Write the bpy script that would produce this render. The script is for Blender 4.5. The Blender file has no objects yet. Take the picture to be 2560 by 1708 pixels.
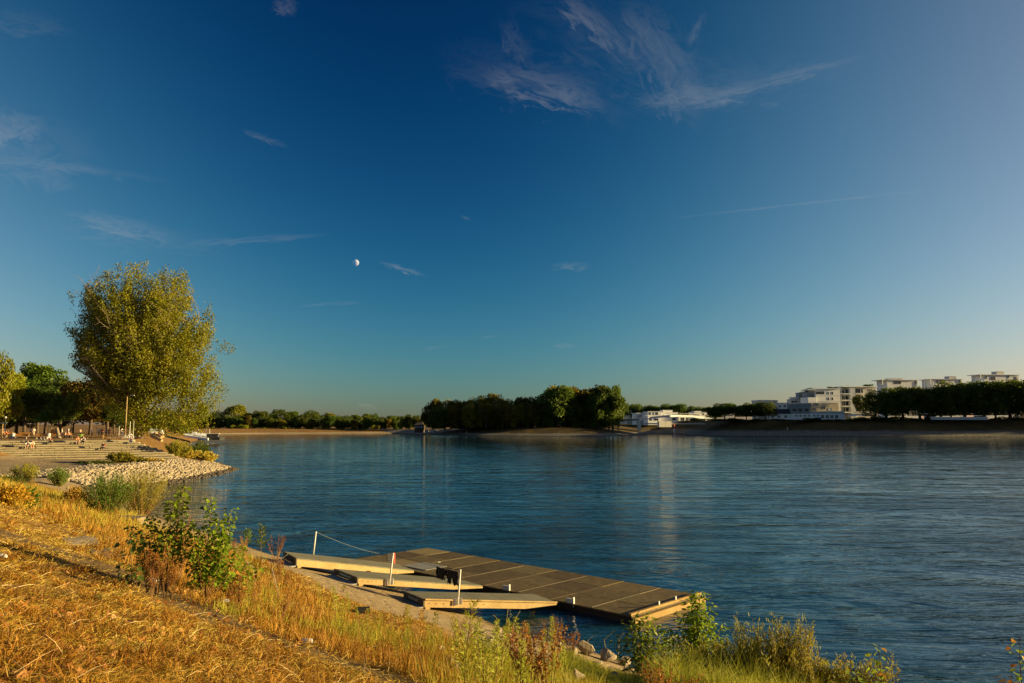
import bpy, bmesh, math, random
import numpy as np
from mathutils import Vector, Matrix, noise as mnoise

SC = bpy.context.scene
COL = SC.collection
RAD = math.radians
PI = math.pi
rng = np.random.default_rng(7)
random.seed(7)

# ------------------------------------------------------------------ camera
F_PX, CX, CY, EYE = 1920.0, 1280.0, 854.0, 7.0
PITCH = math.atan(206.0 / F_PX)
cam_d = bpy.data.cameras.new('camera')
cam = bpy.data.objects.new('camera', cam_d)
COL.objects.link(cam)
cam.location = (0, 0, EYE)
cam.rotation_euler = (PI / 2 + PITCH, 0, 0)
cam_d.sensor_width = 36.0
cam_d.lens = 36.0 * F_PX / 2560.0
cam_d.clip_start = 0.1
cam_d.clip_end = 20000
SC.camera = cam

# ------------------------------------------------------------------ light, sky, exposure
SUN_AZ, SUN_EL = 88.0, 8.5            # degrees right of straight ahead, above the horizon
sun_dir = Vector((math.sin(RAD(SUN_AZ)) * math.cos(RAD(SUN_EL)),
                  math.cos(RAD(SUN_AZ)) * math.cos(RAD(SUN_EL)), math.sin(RAD(SUN_EL))))
sl = bpy.data.lights.new('sun', 'SUN')
sl.energy = 5.0
sl.angle = RAD(0.5)
sl.color = (1.0, 0.77, 0.35)
so = bpy.data.objects.new('sun', sl)
COL.objects.link(so)
so.rotation_euler = sun_dir.to_track_quat('Z', 'Y').to_euler()
so.location = sun_dir * 400

vs = SC.view_settings
SC.display_settings.display_device = 'sRGB'
vs.view_transform = 'Standard'
vs.look = 'None'
vs.gamma = 1.0
vs.exposure = 1.47
vs.use_curve_mapping = False
SC.cycles.max_bounces = 5
SC.cycles.diffuse_bounces = 2
SC.cycles.glossy_bounces = 3
SC.cycles.transmission_bounces = 3
SC.cycles.transparent_max_bounces = 8
SC.cycles.caustics_reflective = False
SC.cycles.caustics_refractive = False
SC.cycles.sample_clamp_indirect = 4.0


class NT:
    """small helper to write node trees as expressions"""
    def __init__(s, tree):
        s.t = tree; s.n = tree.nodes; s.l = tree.links
    def node(s, typ, **kw):
        n = s.n.new(typ)
        for k, v in kw.items():
            setattr(n, k, v)
        return n
    def put(s, sock, v):
        if v is None:
            return
        if isinstance(v, bpy.types.NodeSocket):
            s.l.new(v, sock)
        else:
            if isinstance(v, (tuple, list)) and len(v) == 3 and sock.type == 'RGBA':
                v = (*v, 1)
            sock.default_value = v
    def math(s, op, a, b=None, c=None, clamp=False):
        n = s.node('ShaderNodeMath', operation=op, use_clamp=clamp)
        s.put(n.inputs[0], a); s.put(n.inputs[1], b); s.put(n.inputs[2], c)
        return n.outputs[0]
    def vmath(s, op, a, b=None):
        n = s.node('ShaderNodeVectorMath', operation=op)
        s.put(n.inputs[0], a); s.put(n.inputs[1], b)
        return n.outputs['Value'] if op in ('DOT_PRODUCT', 'LENGTH') else n.outputs[0]
    def comb(s, x, y, z):
        n = s.node('ShaderNodeCombineXYZ')
        s.put(n.inputs[0], x); s.put(n.inputs[1], y); s.put(n.inputs[2], z)
        return n.outputs[0]
    def mix(s, f, a, b, mode='MIX'):
        n = s.node('ShaderNodeMix', data_type='RGBA', blend_type=mode)
        s.put(n.inputs[0], f); s.put(n.inputs[6], a); s.put(n.inputs[7], b)
        return n.outputs[2]
    def noise(s, vec, scale, detail=2.0, rough=0.5, dist=0.0):
        n = s.node('ShaderNodeTexNoise')
        s.put(n.inputs['Vector'], vec); s.put(n.inputs['Scale'], scale)
        s.put(n.inputs['Detail'], detail); s.put(n.inputs['Roughness'], rough)
        s.put(n.inputs['Distortion'], dist)
        return n.outputs['Fac']
    def ramp(s, f, stops):
        n = s.node('ShaderNodeValToRGB')
        e = n.color_ramp.elements
        while len(e) < len(stops):
            e.new(0.5)
        for el, (p, c) in zip(e, stops):
            el.position = p
            el.color = (*c, 1) if len(c) == 3 else c
        s.put(n.inputs[0], f)
        return n.outputs[0]
    def maprange(s, v, a, b, c=0.0, d=1.0, smooth=False):
        n = s.node('ShaderNodeMapRange')
        if smooth:
            n.interpolation_type = 'SMOOTHSTEP'
        for i, q in enumerate((v, a, b, c, d)):
            s.put(n.inputs[i], q)
        return n.outputs[0]


world = bpy.data.worlds.new('World')
SC.world = world
world.use_nodes = True
world.cycles.sampling_method = 'MANUAL'
world.cycles.sample_map_resolution = 512
W = NT(world.node_tree)
W.n.clear()
sky = W.node('ShaderNodeTexSky', sky_type='NISHITA', sun_disc=False)
sky.sun_elevation = RAD(SUN_EL)
sky.sun_rotation = RAD(SUN_AZ)
sky.altitude = 50
sky.air_density = 1.0
sky.dust_density = 0.4
sky.ozone_density = 2.0
g = W.node('ShaderNodeGamma'); W.l.new(sky.outputs[0], g.inputs[0]); g.inputs[1].default_value = 1.25
hs = W.node('ShaderNodeHueSaturation')
W.l.new(g.outputs[0], hs.inputs['Color'])
hs.inputs['Saturation'].default_value = 1.0
hs.inputs['Value'].default_value = 1.0
skycol = hs.outputs[0]
# the sky is deepest at right angles to the sun (polarised light), more so higher up
tc = W.node('ShaderNodeTexCoord')
dirv = tc.outputs['Generated']
cg = W.math('ADD', W.vmath('DOT_PRODUCT', dirv, tuple(sun_dir)), .05)
gg = W.math('EXPONENT', W.math('MULTIPLY', W.math('MULTIPLY', cg, cg), -1 / .45 ** 2))
gg = W.math('MULTIPLY', W.math('SUBTRACT', gg, .17), 1.25)
el = W.math('ARCSINE', W.vmath('DOT_PRODUCT', dirv, (0, 0, 1)))
el = W.math('MAXIMUM', W.math('MINIMUM', el, .75), 0)
DD = W.math('MULTIPLY', gg, W.math('ADD', .30, W.math('MULTIPLY', el, 2.4)))
dk = [W.math('EXPONENT', W.math('MULTIPLY', DD, -k)) for k in (2.55, .85, .38)]
hz = W.math('EXPONENT', W.math('MULTIPLY', el, -1 / .09))
dk = [W.math('MULTIPLY', q, W.math('SUBTRACT', 1.0, W.math('MULTIPLY', hz, w_))) for q, w_ in zip(dk, (.14, .33, -.10))]
skycol = W.mix(1.0, skycol, (.725, .70, .665), 'MULTIPLY')
skycol = W.mix(1.0, skycol, W.comb(*dk), 'MULTIPLY')
# cirrus wisps, laid on the sky sphere round a fixed bearing (straight ahead, 6 degrees up)
cp, sp = math.cos(PITCH), math.sin(PITCH)
fw = W.math('MAXIMUM', W.vmath('DOT_PRODUCT', dirv, (0, cp, sp)), 0.05)
uu = W.math('DIVIDE', W.vmath('DOT_PRODUCT', dirv, (1, 0, 0)), fw)
vv = W.math('DIVIDE', W.vmath('DOT_PRODUCT', dirv, (0, -sp, cp)), fw)
WISPS = [  # centre x, y, half length, half width, tilt (deg, down to the right), strength
    (300, 568, 135, 26, 14, .52), (610, 600, 190, 9, -4, .32), (1005, 672, 55, 7, 17, .75), (1425, 666, 48, 10, -2, .45),
    (1410, 865, 26, 6, 2, .45), (660, 347, 60, 9, 20, .35), (1360, 220, 150, 42, 14, .50), (1480, 55, 130, 30, 42, .42),
    (1665, 150, 170, 62, 58, .34), (1740, 240, 150, 26, -6, .42), (1960, 192, 190, 16, -15, .34), (15, 322, 95, 45, -6, .55),
    (100, 412, 150, 16, 6, .32), (2000, 510, 330, 3.5, -6.3, .34), (920, 1016, 26, 5, 12, .6), (830, 760, 80, 5, -3, .3),
    (715, 12, 30, 26, 30, .3), (1740, 75, 45, 12, -62, .32), (1290, 110, 60, 30, 60, .2), (1165, 545, 14, 4, 20, .35),
    (60, 60, 120, 30, 10, .18), (1600, 130, 330, 90, 18, .13), (1350, 200, 240, 70, 16, .12), (1850, 215, 260, 50, -12, .14), (330, 590, 240, 40, 8, .16), (60, 360, 200, 80, 12, .2), (250, 430, 160, 12, 8, .2), (1090, 868, 50, 4, -5, .18), (1220, 842, 30, 3, -8, .2)]
cl = None
for i, (x, y, hl, hw, tilt, st) in enumerate(WISPS):
    u0, v0 = (x - CX) / F_PX, (CY - y) / F_PX
    c, s_ = math.cos(RAD(tilt)), math.sin(RAD(tilt))
    du = W.math('SUBTRACT', uu, u0); dv = W.math('SUBTRACT', vv, v0)
    a = W.math('ADD', W.math('MULTIPLY', du, c * F_PX / hl), W.math('MULTIPLY', dv, -s_ * F_PX / hl))
    b = W.math('ADD', W.math('MULTIPLY', du, s_ * F_PX / hw), W.math('MULTIPLY', dv, c * F_PX / hw))
    nz = W.node('ShaderNodeTexNoise')
    W.put(nz.inputs['Vector'], W.comb(W.math('MULTIPLY', a, 1.1 * (hl / 100) ** .4), W.math('MULTIPLY', b, max(.45, min(1.0, hw / 22))), i * 3.7))
    nz.inputs['Scale'].default_value = 1.5; nz.inputs['Detail'].default_value = 7; nz.inputs['Roughness'].default_value = .66
    nz.inputs['Distortion'].default_value = 1.1
    bb = W.math('ADD', b, W.math('MULTIPLY', W.math('SUBTRACT', nz.outputs['Fac'], .5), 4.2))
    rr = W.math('ADD', W.math('MULTIPLY', a, a), W.math('MULTIPLY', bb, bb))
    m = W.maprange(rr, 1.5, 0.0, 0, 1, smooth=True)
    m = W.math('MULTIPLY', m, W.maprange(nz.outputs['Fac'], .36, .70, 0.06, 1.0))
    m = W.math('MULTIPLY', m, st * .34)
    cl = m if cl is None else W.math('ADD', cl, m)
ahead = W.maprange(W.vmath('DOT_PRODUCT', dirv, (0, cp, sp)), .3, .5)
cl = W.math('MULTIPLY', cl, ahead, clamp=True)
CLOUD = W.mix(cl, skycol, (3.7, 3.6, 3.55))
bg = W.node('ShaderNodeBackground')
W.l.new(CLOUD, bg.inputs[0])
bg.inputs[1].default_value = 0.05
wo = W.node('ShaderNodeOutputWorld')
W.l.new(bg.outputs[0], wo.inputs[0])


# ------------------------------------------------------------------ places seen from the view point
def ray(px, py):
    a, b = (px - CX) / F_PX, (CY - py) / F_PX
    return Vector((a, cp - b * sp, sp + b * cp))
def at(px, py, d):
    r = ray(px, py)
    t = d / r.y
    return Vector((r.x * t, d, EYE + r.z * t))
def on(px, py, z):
    r = ray(px, py)
    t = (z - EYE) / r.z
    return Vector((r.x * t, r.y * t, z))

# ------------------------------------------------------------------ object helpers
def tag(o, label=None, cat=None, group=None, kind=None):
    if label: o['label'] = label
    if cat: o['category'] = cat
    if group: o['group'] = group
    if kind: o['kind'] = kind
    return o
def empty(name, loc=(0, 0, 0), rz=0.0, label=None, cat=None, group=None):
    o = bpy.data.objects.new(name, None)
    COL.objects.link(o)
    o.empty_display_size = .2
    o.location = loc
    o.rotation_euler = (0, 0, rz)
    return tag(o, label, cat, group)
def link(name, me, parent=None, loc=None):
    o = bpy.data.objects.new(name, me)
    COL.objects.link(o)
    if parent is not None: o.parent = parent
    if loc is not None: o.location = loc
    return o
KIDS = {}
def copy_tree(o, parent=None):
    c = o.copy()
    COL.objects.link(c)
    if parent is not None: c.parent = parent
    for ch in KIDS.get(o.name) or list(o.children):
        copy_tree(ch, c)
    return c
def npmesh(name, V, F, mats=(), smooth=False, fattr=None):
    """V (n,3); F (m,3) or (m,4) int array, or a list of such arrays"""
    me = bpy.data.meshes.new(name)
    Fs = F if isinstance(F, list) else [F]
    V = np.asarray(V, dtype=np.float32)
    me.vertices.add(len(V))
    me.vertices.foreach_set('co', V.ravel())
    loops = np.concatenate([np.asarray(f).ravel() for f in Fs]).astype(np.int32)
    tot = np.concatenate([np.full(len(f), np.asarray(f).shape[1]) for f in Fs]).astype(np.int32)
    st = np.concatenate([[0], np.cumsum(tot)[:-1]]).astype(np.int32)
    me.loops.add(len(loops)); me.loops.foreach_set('vertex_index', loops)
    me.polygons.add(len(tot)); me.polygons.foreach_set('loop_start', st); me.polygons.foreach_set('loop_total', tot)
    if smooth:
        me.polygons.foreach_set('use_smooth', np.ones(len(tot), dtype=bool))
    for m in mats: me.materials.append(m)
    me.update(calc_edges=True)
    if fattr:
        for k, v in fattr.items():
            a = me.attributes.new(k, 'FLOAT', 'POINT')
            a.data.foreach_set('value', np.asarray(v, dtype=np.float32))
    return me

class MB:
    """collects simple solids into one mesh"""
    def __init__(s): s.v = []; s.f = []; s.m = []
    def add(s, vs, fs, m=0):
        k = len(s.v)
        s.v += [tuple(v) for v in vs]
        s.f += [tuple(i + k for i in f) for f in fs]
        s.m += [m] * len(fs)
        return s
    def hexa(s, p, m=0):
        """8 corners: bottom 0-3 counter-clockwise, top 4-7"""
        return s.add(p, [(3, 2, 1, 0), (4, 5, 6, 7), (0, 1, 5, 4), (1, 2, 6, 5), (2, 3, 7, 6), (3, 0, 4, 7)], m)
    def box(s, x0, y0, z0, x1, y1, z1, m=0):
        return s.hexa([(x0, y0, z0), (x1, y0, z0), (x1, y1, z0), (x0, y1, z0),
                       (x0, y0, z1), (x1, y0, z1), (x1, y1, z1), (x0, y1, z1)], m)
    def prism(s, poly, z0, z1, m=0):
        n = len(poly)
        return s.add([(x, y, z0) for x, y in poly] + [(x, y, z1) for x, y in poly],
                     [tuple(range(n - 1, -1, -1)), tuple(range(n, 2 * n))] + [(i, (i + 1) % n, n + (i + 1) % n, n + i) for i in range(n)], m)
    def tube(s, pts, rad, n=6, m=0, cap=True):
        pts = [Vector(p) for p in pts]
        if not hasattr(rad, '__len__'): rad = [rad] * len(pts)
        k = len(s.v); q = len(pts)
        up = None
        for i, p in enumerate(pts):
            t = (pts[min(i + 1, q - 1)] - pts[max(i - 1, 0)]).normalized()
            if up is None:
                up = Vector((0, 0, 1)) if abs(t.z) < .9 else Vector((1, 0, 0))
            a = t.cross(up).normalized(); b = t.cross(a).normalized(); up = -b if False else up
            for j in range(n):
                w = 2 * PI * j / n
                s.v.append(tuple(p + (a * math.cos(w) + b * math.sin(w)) * rad[i]))
        for i in range(q - 1):
            for j in range(n):
                a0, a1 = k + i * n + j, k + i * n + (j + 1) % n
                s.f.append((a0, a1, a1 + n, a0 + n)); s.m.append(m)
        if cap:
            s.f.append(tuple(k + j for j in range(n))[::-1]); s.m.append(m)
            s.f.append(tuple(k + (q - 1) * n + j for j in range(n))); s.m.append(m)
        return s
    def ring(s, c, axis, R, r, n=20, k=6, m=0):
        c = Vector(c); ax = Vector(axis).normalized()
        a = ax.cross(Vector((0, 0, 1)) if abs(ax.z) < .9 else Vector((1, 0, 0))).normalized(); b = ax.cross(a)
        base = len(s.v)
        for i in range(n):
            w = 2 * PI * i / n; d = a * math.cos(w) + b * math.sin(w)
            for j in range(k):
                q = 2 * PI * j / k
                s.v.append(tuple(c + d * (R + r * math.cos(q)) + ax * (r * math.sin(q))))
        for i in range(n):
            for j in range(k):
                s.f.append((base + i * k + j, base + ((i + 1) % n) * k + j, base + ((i + 1) % n) * k + (j + 1) % k, base + i * k + (j + 1) % k)); s.m.append(m)
        return s
    def mesh(s, name, mats, smooth=False):
        me = bpy.data.meshes.new(name)
        me.from_pydata(s.v, [], s.f)
        for q in (mats if isinstance(mats, (list, tuple)) else [mats]): me.materials.append(q)
        if any(s.m): me.polygons.foreach_set('material_index', s.m)
        if smooth: me.polygons.foreach_set('use_smooth', [True] * len(s.f))
        me.update()
        return me
    def build(s, name, mats, parent=None, loc=None, smooth=False):
        return link(name, s.mesh(name, mats, smooth), parent, loc)

# ------------------------------------------------------------------ materials
def mat_new(name):
    m = bpy.data.materials.new(name); m.use_nodes = True
    t = NT(m.node_tree); t.n.clear()
    out = t.node('ShaderNodeOutputMaterial')
    return m, t, out
def principled(t, out, col, rough=.7, spec=.3, metal=0.0, normal=None):
    p = t.node('ShaderNodeBsdfPrincipled')
    t.put(p.inputs['Base Color'], col); t.put(p.inputs['Roughness'], rough)
    p.inputs['Specular IOR Level'].default_value = spec
    t.put(p.inputs['Metallic'], metal)
    if normal is not None: t.put(p.inputs['Normal'], normal)
    t.l.new(p.outputs[0], out.inputs[0])
    return p
def bump(t, h, strength=.5, dist=.05, normal=None):
    b = t.node('ShaderNodeBump')
    b.inputs['Strength'].default_value = strength; b.inputs['Distance'].default_value = dist
    t.put(b.inputs['Height'], h)
    if normal is not None: t.put(b.inputs['Normal'], normal)
    return b.outputs[0]
def mat_simple(name, c0, c1=None, scale=3.0, rough=.75, spec=.3, metal=0.0, bmp=.3, bd=.02, detail=6, space='Object'):
    """a weathered surface: two tones mixed by noise, fine relief"""
    m, t, out = mat_new(name)
    c1 = c1 or tuple(min(1, c * 1.35) for c in c0)
    tcn = t.node('ShaderNodeTexCoord'); v = tcn.outputs[space]
    f = t.noise(v, scale, detail, .65)
    f2 = t.noise(v, scale * 9, 3, .6)
    c = t.mix(t.maprange(f, .3, .7), c0, c1)
    c = t.mix(t.maprange(f2, .25, .75, 0, .35), c, tuple(x * .55 for x in c0))
    principled(t, out, c, rough, spec, metal, bump(t, f2, bmp, bd) if bmp else None)
    return m
def mat_leaf(name, stops, trans=.45, rough=.55, patch=.3, pscale=.5):
    """leaves: tone differs leaf by leaf and in patches; thin, lets light through"""
    m, t, out = mat_new(name)
    geo = t.node('ShaderNodeNewGeometry')
    oi = t.node('ShaderNodeObjectInfo')
    f = t.noise(geo.outputs['Position'], pscale, 3, .6)
    v = t.math('ADD', t.math('MULTIPLY', geo.outputs['Random Per Island'], 1 - patch), t.math('MULTIPLY', t.maprange(f, .3, .7), patch))
    c = t.ramp(v, stops)
    h = t.node('ShaderNodeHueSaturation'); t.put(h.inputs['Color'], c)
    t.put(h.inputs['Hue'], t.math('ADD', .485, t.math('MULTIPLY', oi.outputs['Random'], .03)))
    t.put(h.inputs['Value'], t.math('ADD', .8, t.math('MULTIPLY', oi.outputs['Random'], .4)))
    d = t.node('ShaderNodeBsdfPrincipled')
    t.put(d.inputs['Base Color'], h.outputs[0]); d.inputs['Roughness'].default_value = rough; d.inputs['Specular IOR Level'].default_value = .25
    tr = t.node('ShaderNodeBsdfTranslucent'); t.put(tr.inputs[0], t.mix(.5, h.outputs[0], (.55, .5, .04), 'MULTIPLY') if False else h.outputs[0])
    mx = t.node('ShaderNodeMixShader'); mx.inputs[0].default_value = trans
    t.l.new(d.outputs[0], mx.inputs[1]); t.l.new(tr.outputs[0], mx.inputs[2]); t.l.new(mx.outputs[0], out.inputs[0])
    return m

M = {}
M['concrete'] = mat_simple('concrete', (.30, .26, .20), (.42, .36, .27), .8, .9)
M['stone'] = mat_simple('stone', (.22, .17, .105), (.44, .36, .25), .9, .9, bmp=.6, bd=.05)
M['wetstone'] = mat_simple('wet_stone', (.05, .04, .03), (.10, .075, .045), 2, .5)
M['bark'] = mat_simple('bark', (.16, .12, .08), (.28, .22, .15), 1.5, .9, bmp=.6, bd=.05)
M['darkbark'] = mat_simple('dark_bark', (.07, .05, .035), (.13, .09, .06), 1.5, .9, bmp=.6, bd=.05)
M['white'] = mat_simple('white_render', (.76, .76, .74), (.80, .79, .77), .3, .8, bmp=.1)
M['cream'] = mat_simple('cream_render', (.60, .56, .48), (.70, .65, .56), .3, .8, bmp=.1)
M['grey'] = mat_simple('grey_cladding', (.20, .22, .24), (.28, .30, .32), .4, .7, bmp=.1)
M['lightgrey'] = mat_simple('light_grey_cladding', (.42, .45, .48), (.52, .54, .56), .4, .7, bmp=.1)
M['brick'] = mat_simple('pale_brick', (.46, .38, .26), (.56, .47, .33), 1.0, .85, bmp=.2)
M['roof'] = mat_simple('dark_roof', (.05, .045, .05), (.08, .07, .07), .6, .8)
M['glass'] = mat_simple('dark_window_glass', (.012, .016, .022), (.03, .035, .045), .2, .12, spec=.6, bmp=0)
M['blue'] = mat_simple('blue_paint', (.02, .07, .28), (.03, .10, .35), .5, .5)
M['red'] = mat_simple('red_paint', (.45, .05, .03), (.55, .08, .05), 2, .6)
M['black'] = mat_simple('black_neoprene', (.006, .006, .007), (.012, .012, .013), 4, .75)
M['darkmetal'] = mat_simple('dark_metal', (.03, .03, .03), (.06, .06, .055), 3, .5, metal=.3)
M['galv'] = mat_simple('white_painted_steel', (.55, .53, .48), (.70, .67, .60), 4, .45, bmp=.1)
M['timber'] = mat_simple('weathered_timber', (.30, .20, .09), (.46, .32, .15), 3, .8)
M['bench'] = mat_simple('orange_bench_timber', (.50, .22, .04), (.62, .30, .07), 3, .6)
M['beam'] = mat_simple('sun_bleached_beam', (.30, .19, .07), (.46, .33, .15), 1.1, .8, bmp=.4, detail=8)
M['white_plastic'] = mat_simple('white_plastic', (.70, .70, .68), (.78, .78, .75), 4, .4)
M['green_sign'] = mat_simple('pale_green_sign', (.30, .42, .30), (.40, .52, .38), 3, .6)
M['skin'] = mat_simple('skin', (.42, .24, .15), (.50, .30, .20), 6, .6, bmp=0)
M['hair'] = mat_simple('dark_hair', (.02, .012, .008), (.05, .03, .02), 9, .7)

# ------------------------------------------------------------------ terrain
_tab = np.random.default_rng(3).random((256, 256))
def vnoise(x, y):
    x = np.asarray(x, float); y = np.asarray(y, float)
    xi = np.floor(x).astype(int); yi = np.floor(y).astype(int)
    fx = x - xi; fy = y - yi
    fx = fx * fx * (3 - 2 * fx); fy = fy * fy * (3 - 2 * fy)
    t = lambda a, b: _tab[a & 255, b & 255]
    return (t(xi, yi) * (1 - fx) + t(xi + 1, yi) * fx) * (1 - fy) + (t(xi, yi + 1) * (1 - fx) + t(xi + 1, yi + 1) * fx) * fy - .5
def fbm(x, y, o=3):
    return sum(vnoise(x * 2 ** k + 17 * k, y * 2 ** k + 5 * k) / 2 ** k for k in range(o))
def sstep(v, a, b):
    t = np.clip((np.asarray(v, float) - a) / (b - a), 0, 1)
    return t * t * (3 - 2 * t)
def seg_dist(x, y, poly):
    """distance to an open polyline and the side (+ = left of its direction)"""
    best = np.full(np.shape(x), 1e9); side = np.ones(np.shape(x))
    for (ax, ay), (bx, by) in zip(poly[:-1], poly[1:]):
        dx, dy = bx - ax, by - ay
        L2 = dx * dx + dy * dy
        t = np.clip(((x - ax) * dx + (y - ay) * dy) / L2, 0, 1)
        qx, qy = x - ax - t * dx, y - ay - t * dy
        d = np.hypot(qx, qy)
        sg = np.where(dx * (y - ay) - dy * (x - ax) > 0, 1.0, -1.0)
        c = d < best - 1e-6
        best = np.where(c, d, best); side = np.where(c, sg, side)
    return best, side
def inside(x, y, poly):
    r = np.zeros(np.shape(x), bool); n = len(poly)
    for i in range(n):
        ax, ay = poly[i]; bx, by = poly[(i + 1) % n]
        if ay == by: continue
        c = ((ay > y) != (by > y)) & (x < (bx - ax) * (y - ay) / (by - ay) + ax)
        r ^= c
    return r

SHORE_L = [(120, -73), (60, -25), (18, 10.5)] + [tuple(on(*p, 0)[:2]) for p in ((1650, 1704), (1550, 1652), (1440, 1616), (1340, 1600), (1245, 1566), (1164, 1526), (978, 1472), (823, 1422), (704, 1394), (666, 1383), (561, 1346))] + [(-27.5, 60), (-35.5, 72), (-40, 84), (-40.0, 90),
           (-40.3, 97), (-40.8, 106), (-41.5, 114), (-43.2, 122), (-46.0, 126), (-50, 134), (-60, 152), (-85, 200), (-120, 290), (-150, 380), (-188, 478),
           (-196, 520), (-175, 548), (-120, 566), (-86, 574), (20, 590), (60, 640)]
POLY_L = SHORE_L + [(60, 5000), (-5000, 5000), (-5000, -5000), (120, -5000)]
SHORE_R = [(-150, 612), (-89, 575), (-66, 520), (-42, 482), (-20, 462), (0, 450), (22, 441), (45, 436), (58, 443), (68, 463), (86, 500), (100, 545), (112, 566), (123, 566),
           (117, 535), (110, 490), (107, 462), (112, 449), (125, 440), (140, 434), (170, 423), (215, 420), (280, 418), (400, 412), (560, 400), (900, 350), (1600, 150)]
POLY_R = SHORE_R + [(5000, 150), (5000, 5000), (-150, 5000)]
STAIR_C = (-61.0, 125.0); STAIR_N = (math.sin(RAD(20)), -math.cos(RAD(20)))
STAIR_TOP, STAIR_RISE, STAIR_TREAD, STAIR_N_ROWS = 4.4, .29, 1.22, 9
def stair_uv(x, y):
    dx, dy = x - STAIR_C[0], y - STAIR_C[1]
    v = -(dx * STAIR_N[0] + dy * STAIR_N[1])                 # inland of the top edge
    u = dx * STAIR_N[1] - dy * STAIR_N[0]                    # to the left of its right end
    return u, v
def z_left(x, y):
    x = np.asarray(x, float); y = np.asarray(y, float)
    d, _ = seg_dist(x, y, SHORE_L)
    s = np.where(inside(x, y, POLY_L), d, -d)
    A = np.where(s < 17.5, .31 * s, 5.42 + .02 * (s - 17.5))
    A = A + np.where(s > 8, .10, .04) * fbm(x * .35, y * .35, 3) * sstep(s, 0, 3)
    A = A - .25 * sstep(s, 2.0, .5) * 0
    base = np.where(s < 8, .19 * s, 1.52 + .03 * (s - 8))
    u, v = stair_uv(x, y)
    rise = 1.79 + 2.61 * np.clip((v + 11) / 11, 0, 1)
    B = np.maximum(base, np.minimum(rise, .24 * s))
    B = B + 2.3 * np.exp(-((x + 75) / 5.5) ** 2 - ((y - 105) / 4.5) ** 2)
    B = B + .12 * fbm(x * .2, y * .2, 3) * sstep(s, 2, 6) * (v < 0)
    w = sstep(y, 46, 66)
    z = A * (1 - w) + B * w
    far = sstep(y, 400, 470)
    zf = np.where(s < 14, .07 * s, np.minimum(.98 + .10 * (s - 14), 3.4)) + .25 * fbm(x * .05, y * .05, 2) * sstep(s, 5, 20)
    z = z * (1 - far) + zf * far
    stair = (v > -STAIR_N_ROWS * STAIR_TREAD - .3) & (v < .6) & (u > -.75 * (-v)) & (u < 42)
    z = np.where(stair, np.minimum(z, STAIR_TOP - .35 + np.minimum(v, 0) * STAIR_RISE / STAIR_TREAD - .25), z)
    z = np.where(s < 0, .31 * s, z)
    return z, s
def z_right(x, y):
    x = np.asarray(x, float); y = np.asarray(y, float)
    d, _ = seg_dist(x, y, SHORE_R)
    s = np.where(inside(x, y, POLY_R), d, -d)
    H = 3.0 + 1.7 * sstep(x, -60, -20) + 1.6 * sstep(x, 55, 85) + 3.2 * sstep(x, 108, 135)
    k = .18 + .20 * sstep(x, 85, 125)
    z = np.minimum(k * s, H + .004 * np.maximum(s - 25, 0))
    z = z + .35 * fbm(x * .12, y * .12, 3) * sstep(s, 3, 8) * (s < H / k + 2)
    z = np.where(s < 0, .3 * s, z)
    return z, s
def ground_z(x, y):
    z, s = (z_left if (y < 400 and x < 30) or x < -95 else z_right)(np.array([x], float), np.array([y], float))
    return float(z[0])
def ground(px, py):
    """where the line of sight through a point meets the terrain or the water"""
    r = ray(px, py)
    ts = np.concatenate([np.arange(2, 60, .05), np.arange(60, 700, .5)])
    X = r.x * ts; Y = r.y * ts; Z = EYE + r.z * ts
    g = z_left(X, Y)[0]
    if px > 900 and py < 1100: g = np.maximum(g, z_right(X, Y)[0])
    g = np.maximum(g, 0)
    h = np.nonzero(Z <= g)[0]
    i = h[0] if len(h) else len(ts) - 1
    return Vector((X[i], Y[i], g[i]))

def grid_mesh(name, xs, ys, zf, keep, mats, attrs):
    X, Y = np.meshgrid(xs, ys)
    Z, S = zf(X, Y)
    nx, ny = len(xs), len(ys)
    idx = np.arange(nx * ny).reshape(ny, nx)
    q = np.stack([idx[:-1, :-1], idx[:-1, 1:], idx[1:, 1:], idx[1:, :-1]], -1).reshape(-1, 4)
    ok = keep(X, Y, S).ravel()
    q = q[ok[q].any(1)]
    used = np.zeros(nx * ny, bool); used[q.ravel()] = True
    remap = np.cumsum(used) - 1
    V = np.stack([X, Y, Z], -1).reshape(-1, 3)[used]
    at_ = {k: f(X, Y, S, Z).ravel()[used] for k, f in attrs.items()}
    return npmesh(name, V, remap[q], mats, smooth=True, fattr=at_)

def spaced(stops):
    out = [stops[0][0]]
    for (a, st), (b, _) in zip(stops[:-1], stops[1:]):
        n = max(1, int(round((b - a) / st)))
        out += list(a + (b - a) * (np.arange(n) + 1) / n)
    return np.array(out)

PATH_PX = [(-60, 1312), (0, 1332), (120, 1372), (240, 1412), (350, 1452), (450, 1502), (560, 1556), (680, 1598), (800, 1640), (900, 1672), (1000, 1700), (1080, 1740)]
PATH = [tuple(ground(*p)[:2]) for p in PATH_PX]

# ground material
m, t, out = mat_new('river_bank_ground')
geo = t.node('ShaderNodeNewGeometry'); P = geo.outputs['Position']
def attr(t, n):
    a = t.node('ShaderNodeAttribute'); a.attribute_name = n; return a.outputs['Fac']
n1 = t.noise(P, .35, 4, .6); n2 = t.noise(P, 3.5, 5, .7); n3 = t.noise(P, 30, 3, .7)
grass = t.ramp(t.math('ADD', t.math('MULTIPLY', n1, .5), t.math('MULTIPLY', n2, .5)),
               [(.30, (.09, .05, .015)), (.45, (.22, .115, .03)), (.6, (.34, .19, .055)), (.75, (.28, .20, .05))])
vor = t.node('ShaderNodeTexVoronoi'); vor.inputs['Scale'].default_value = 2.6; t.put(vor.inputs['Vector'], P)
vor2 = t.node('ShaderNodeTexVoronoi', feature='DISTANCE_TO_EDGE'); vor2.inputs['Scale'].default_value = 1.1; t.put(vor2.inputs['Vector'], P)
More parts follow.
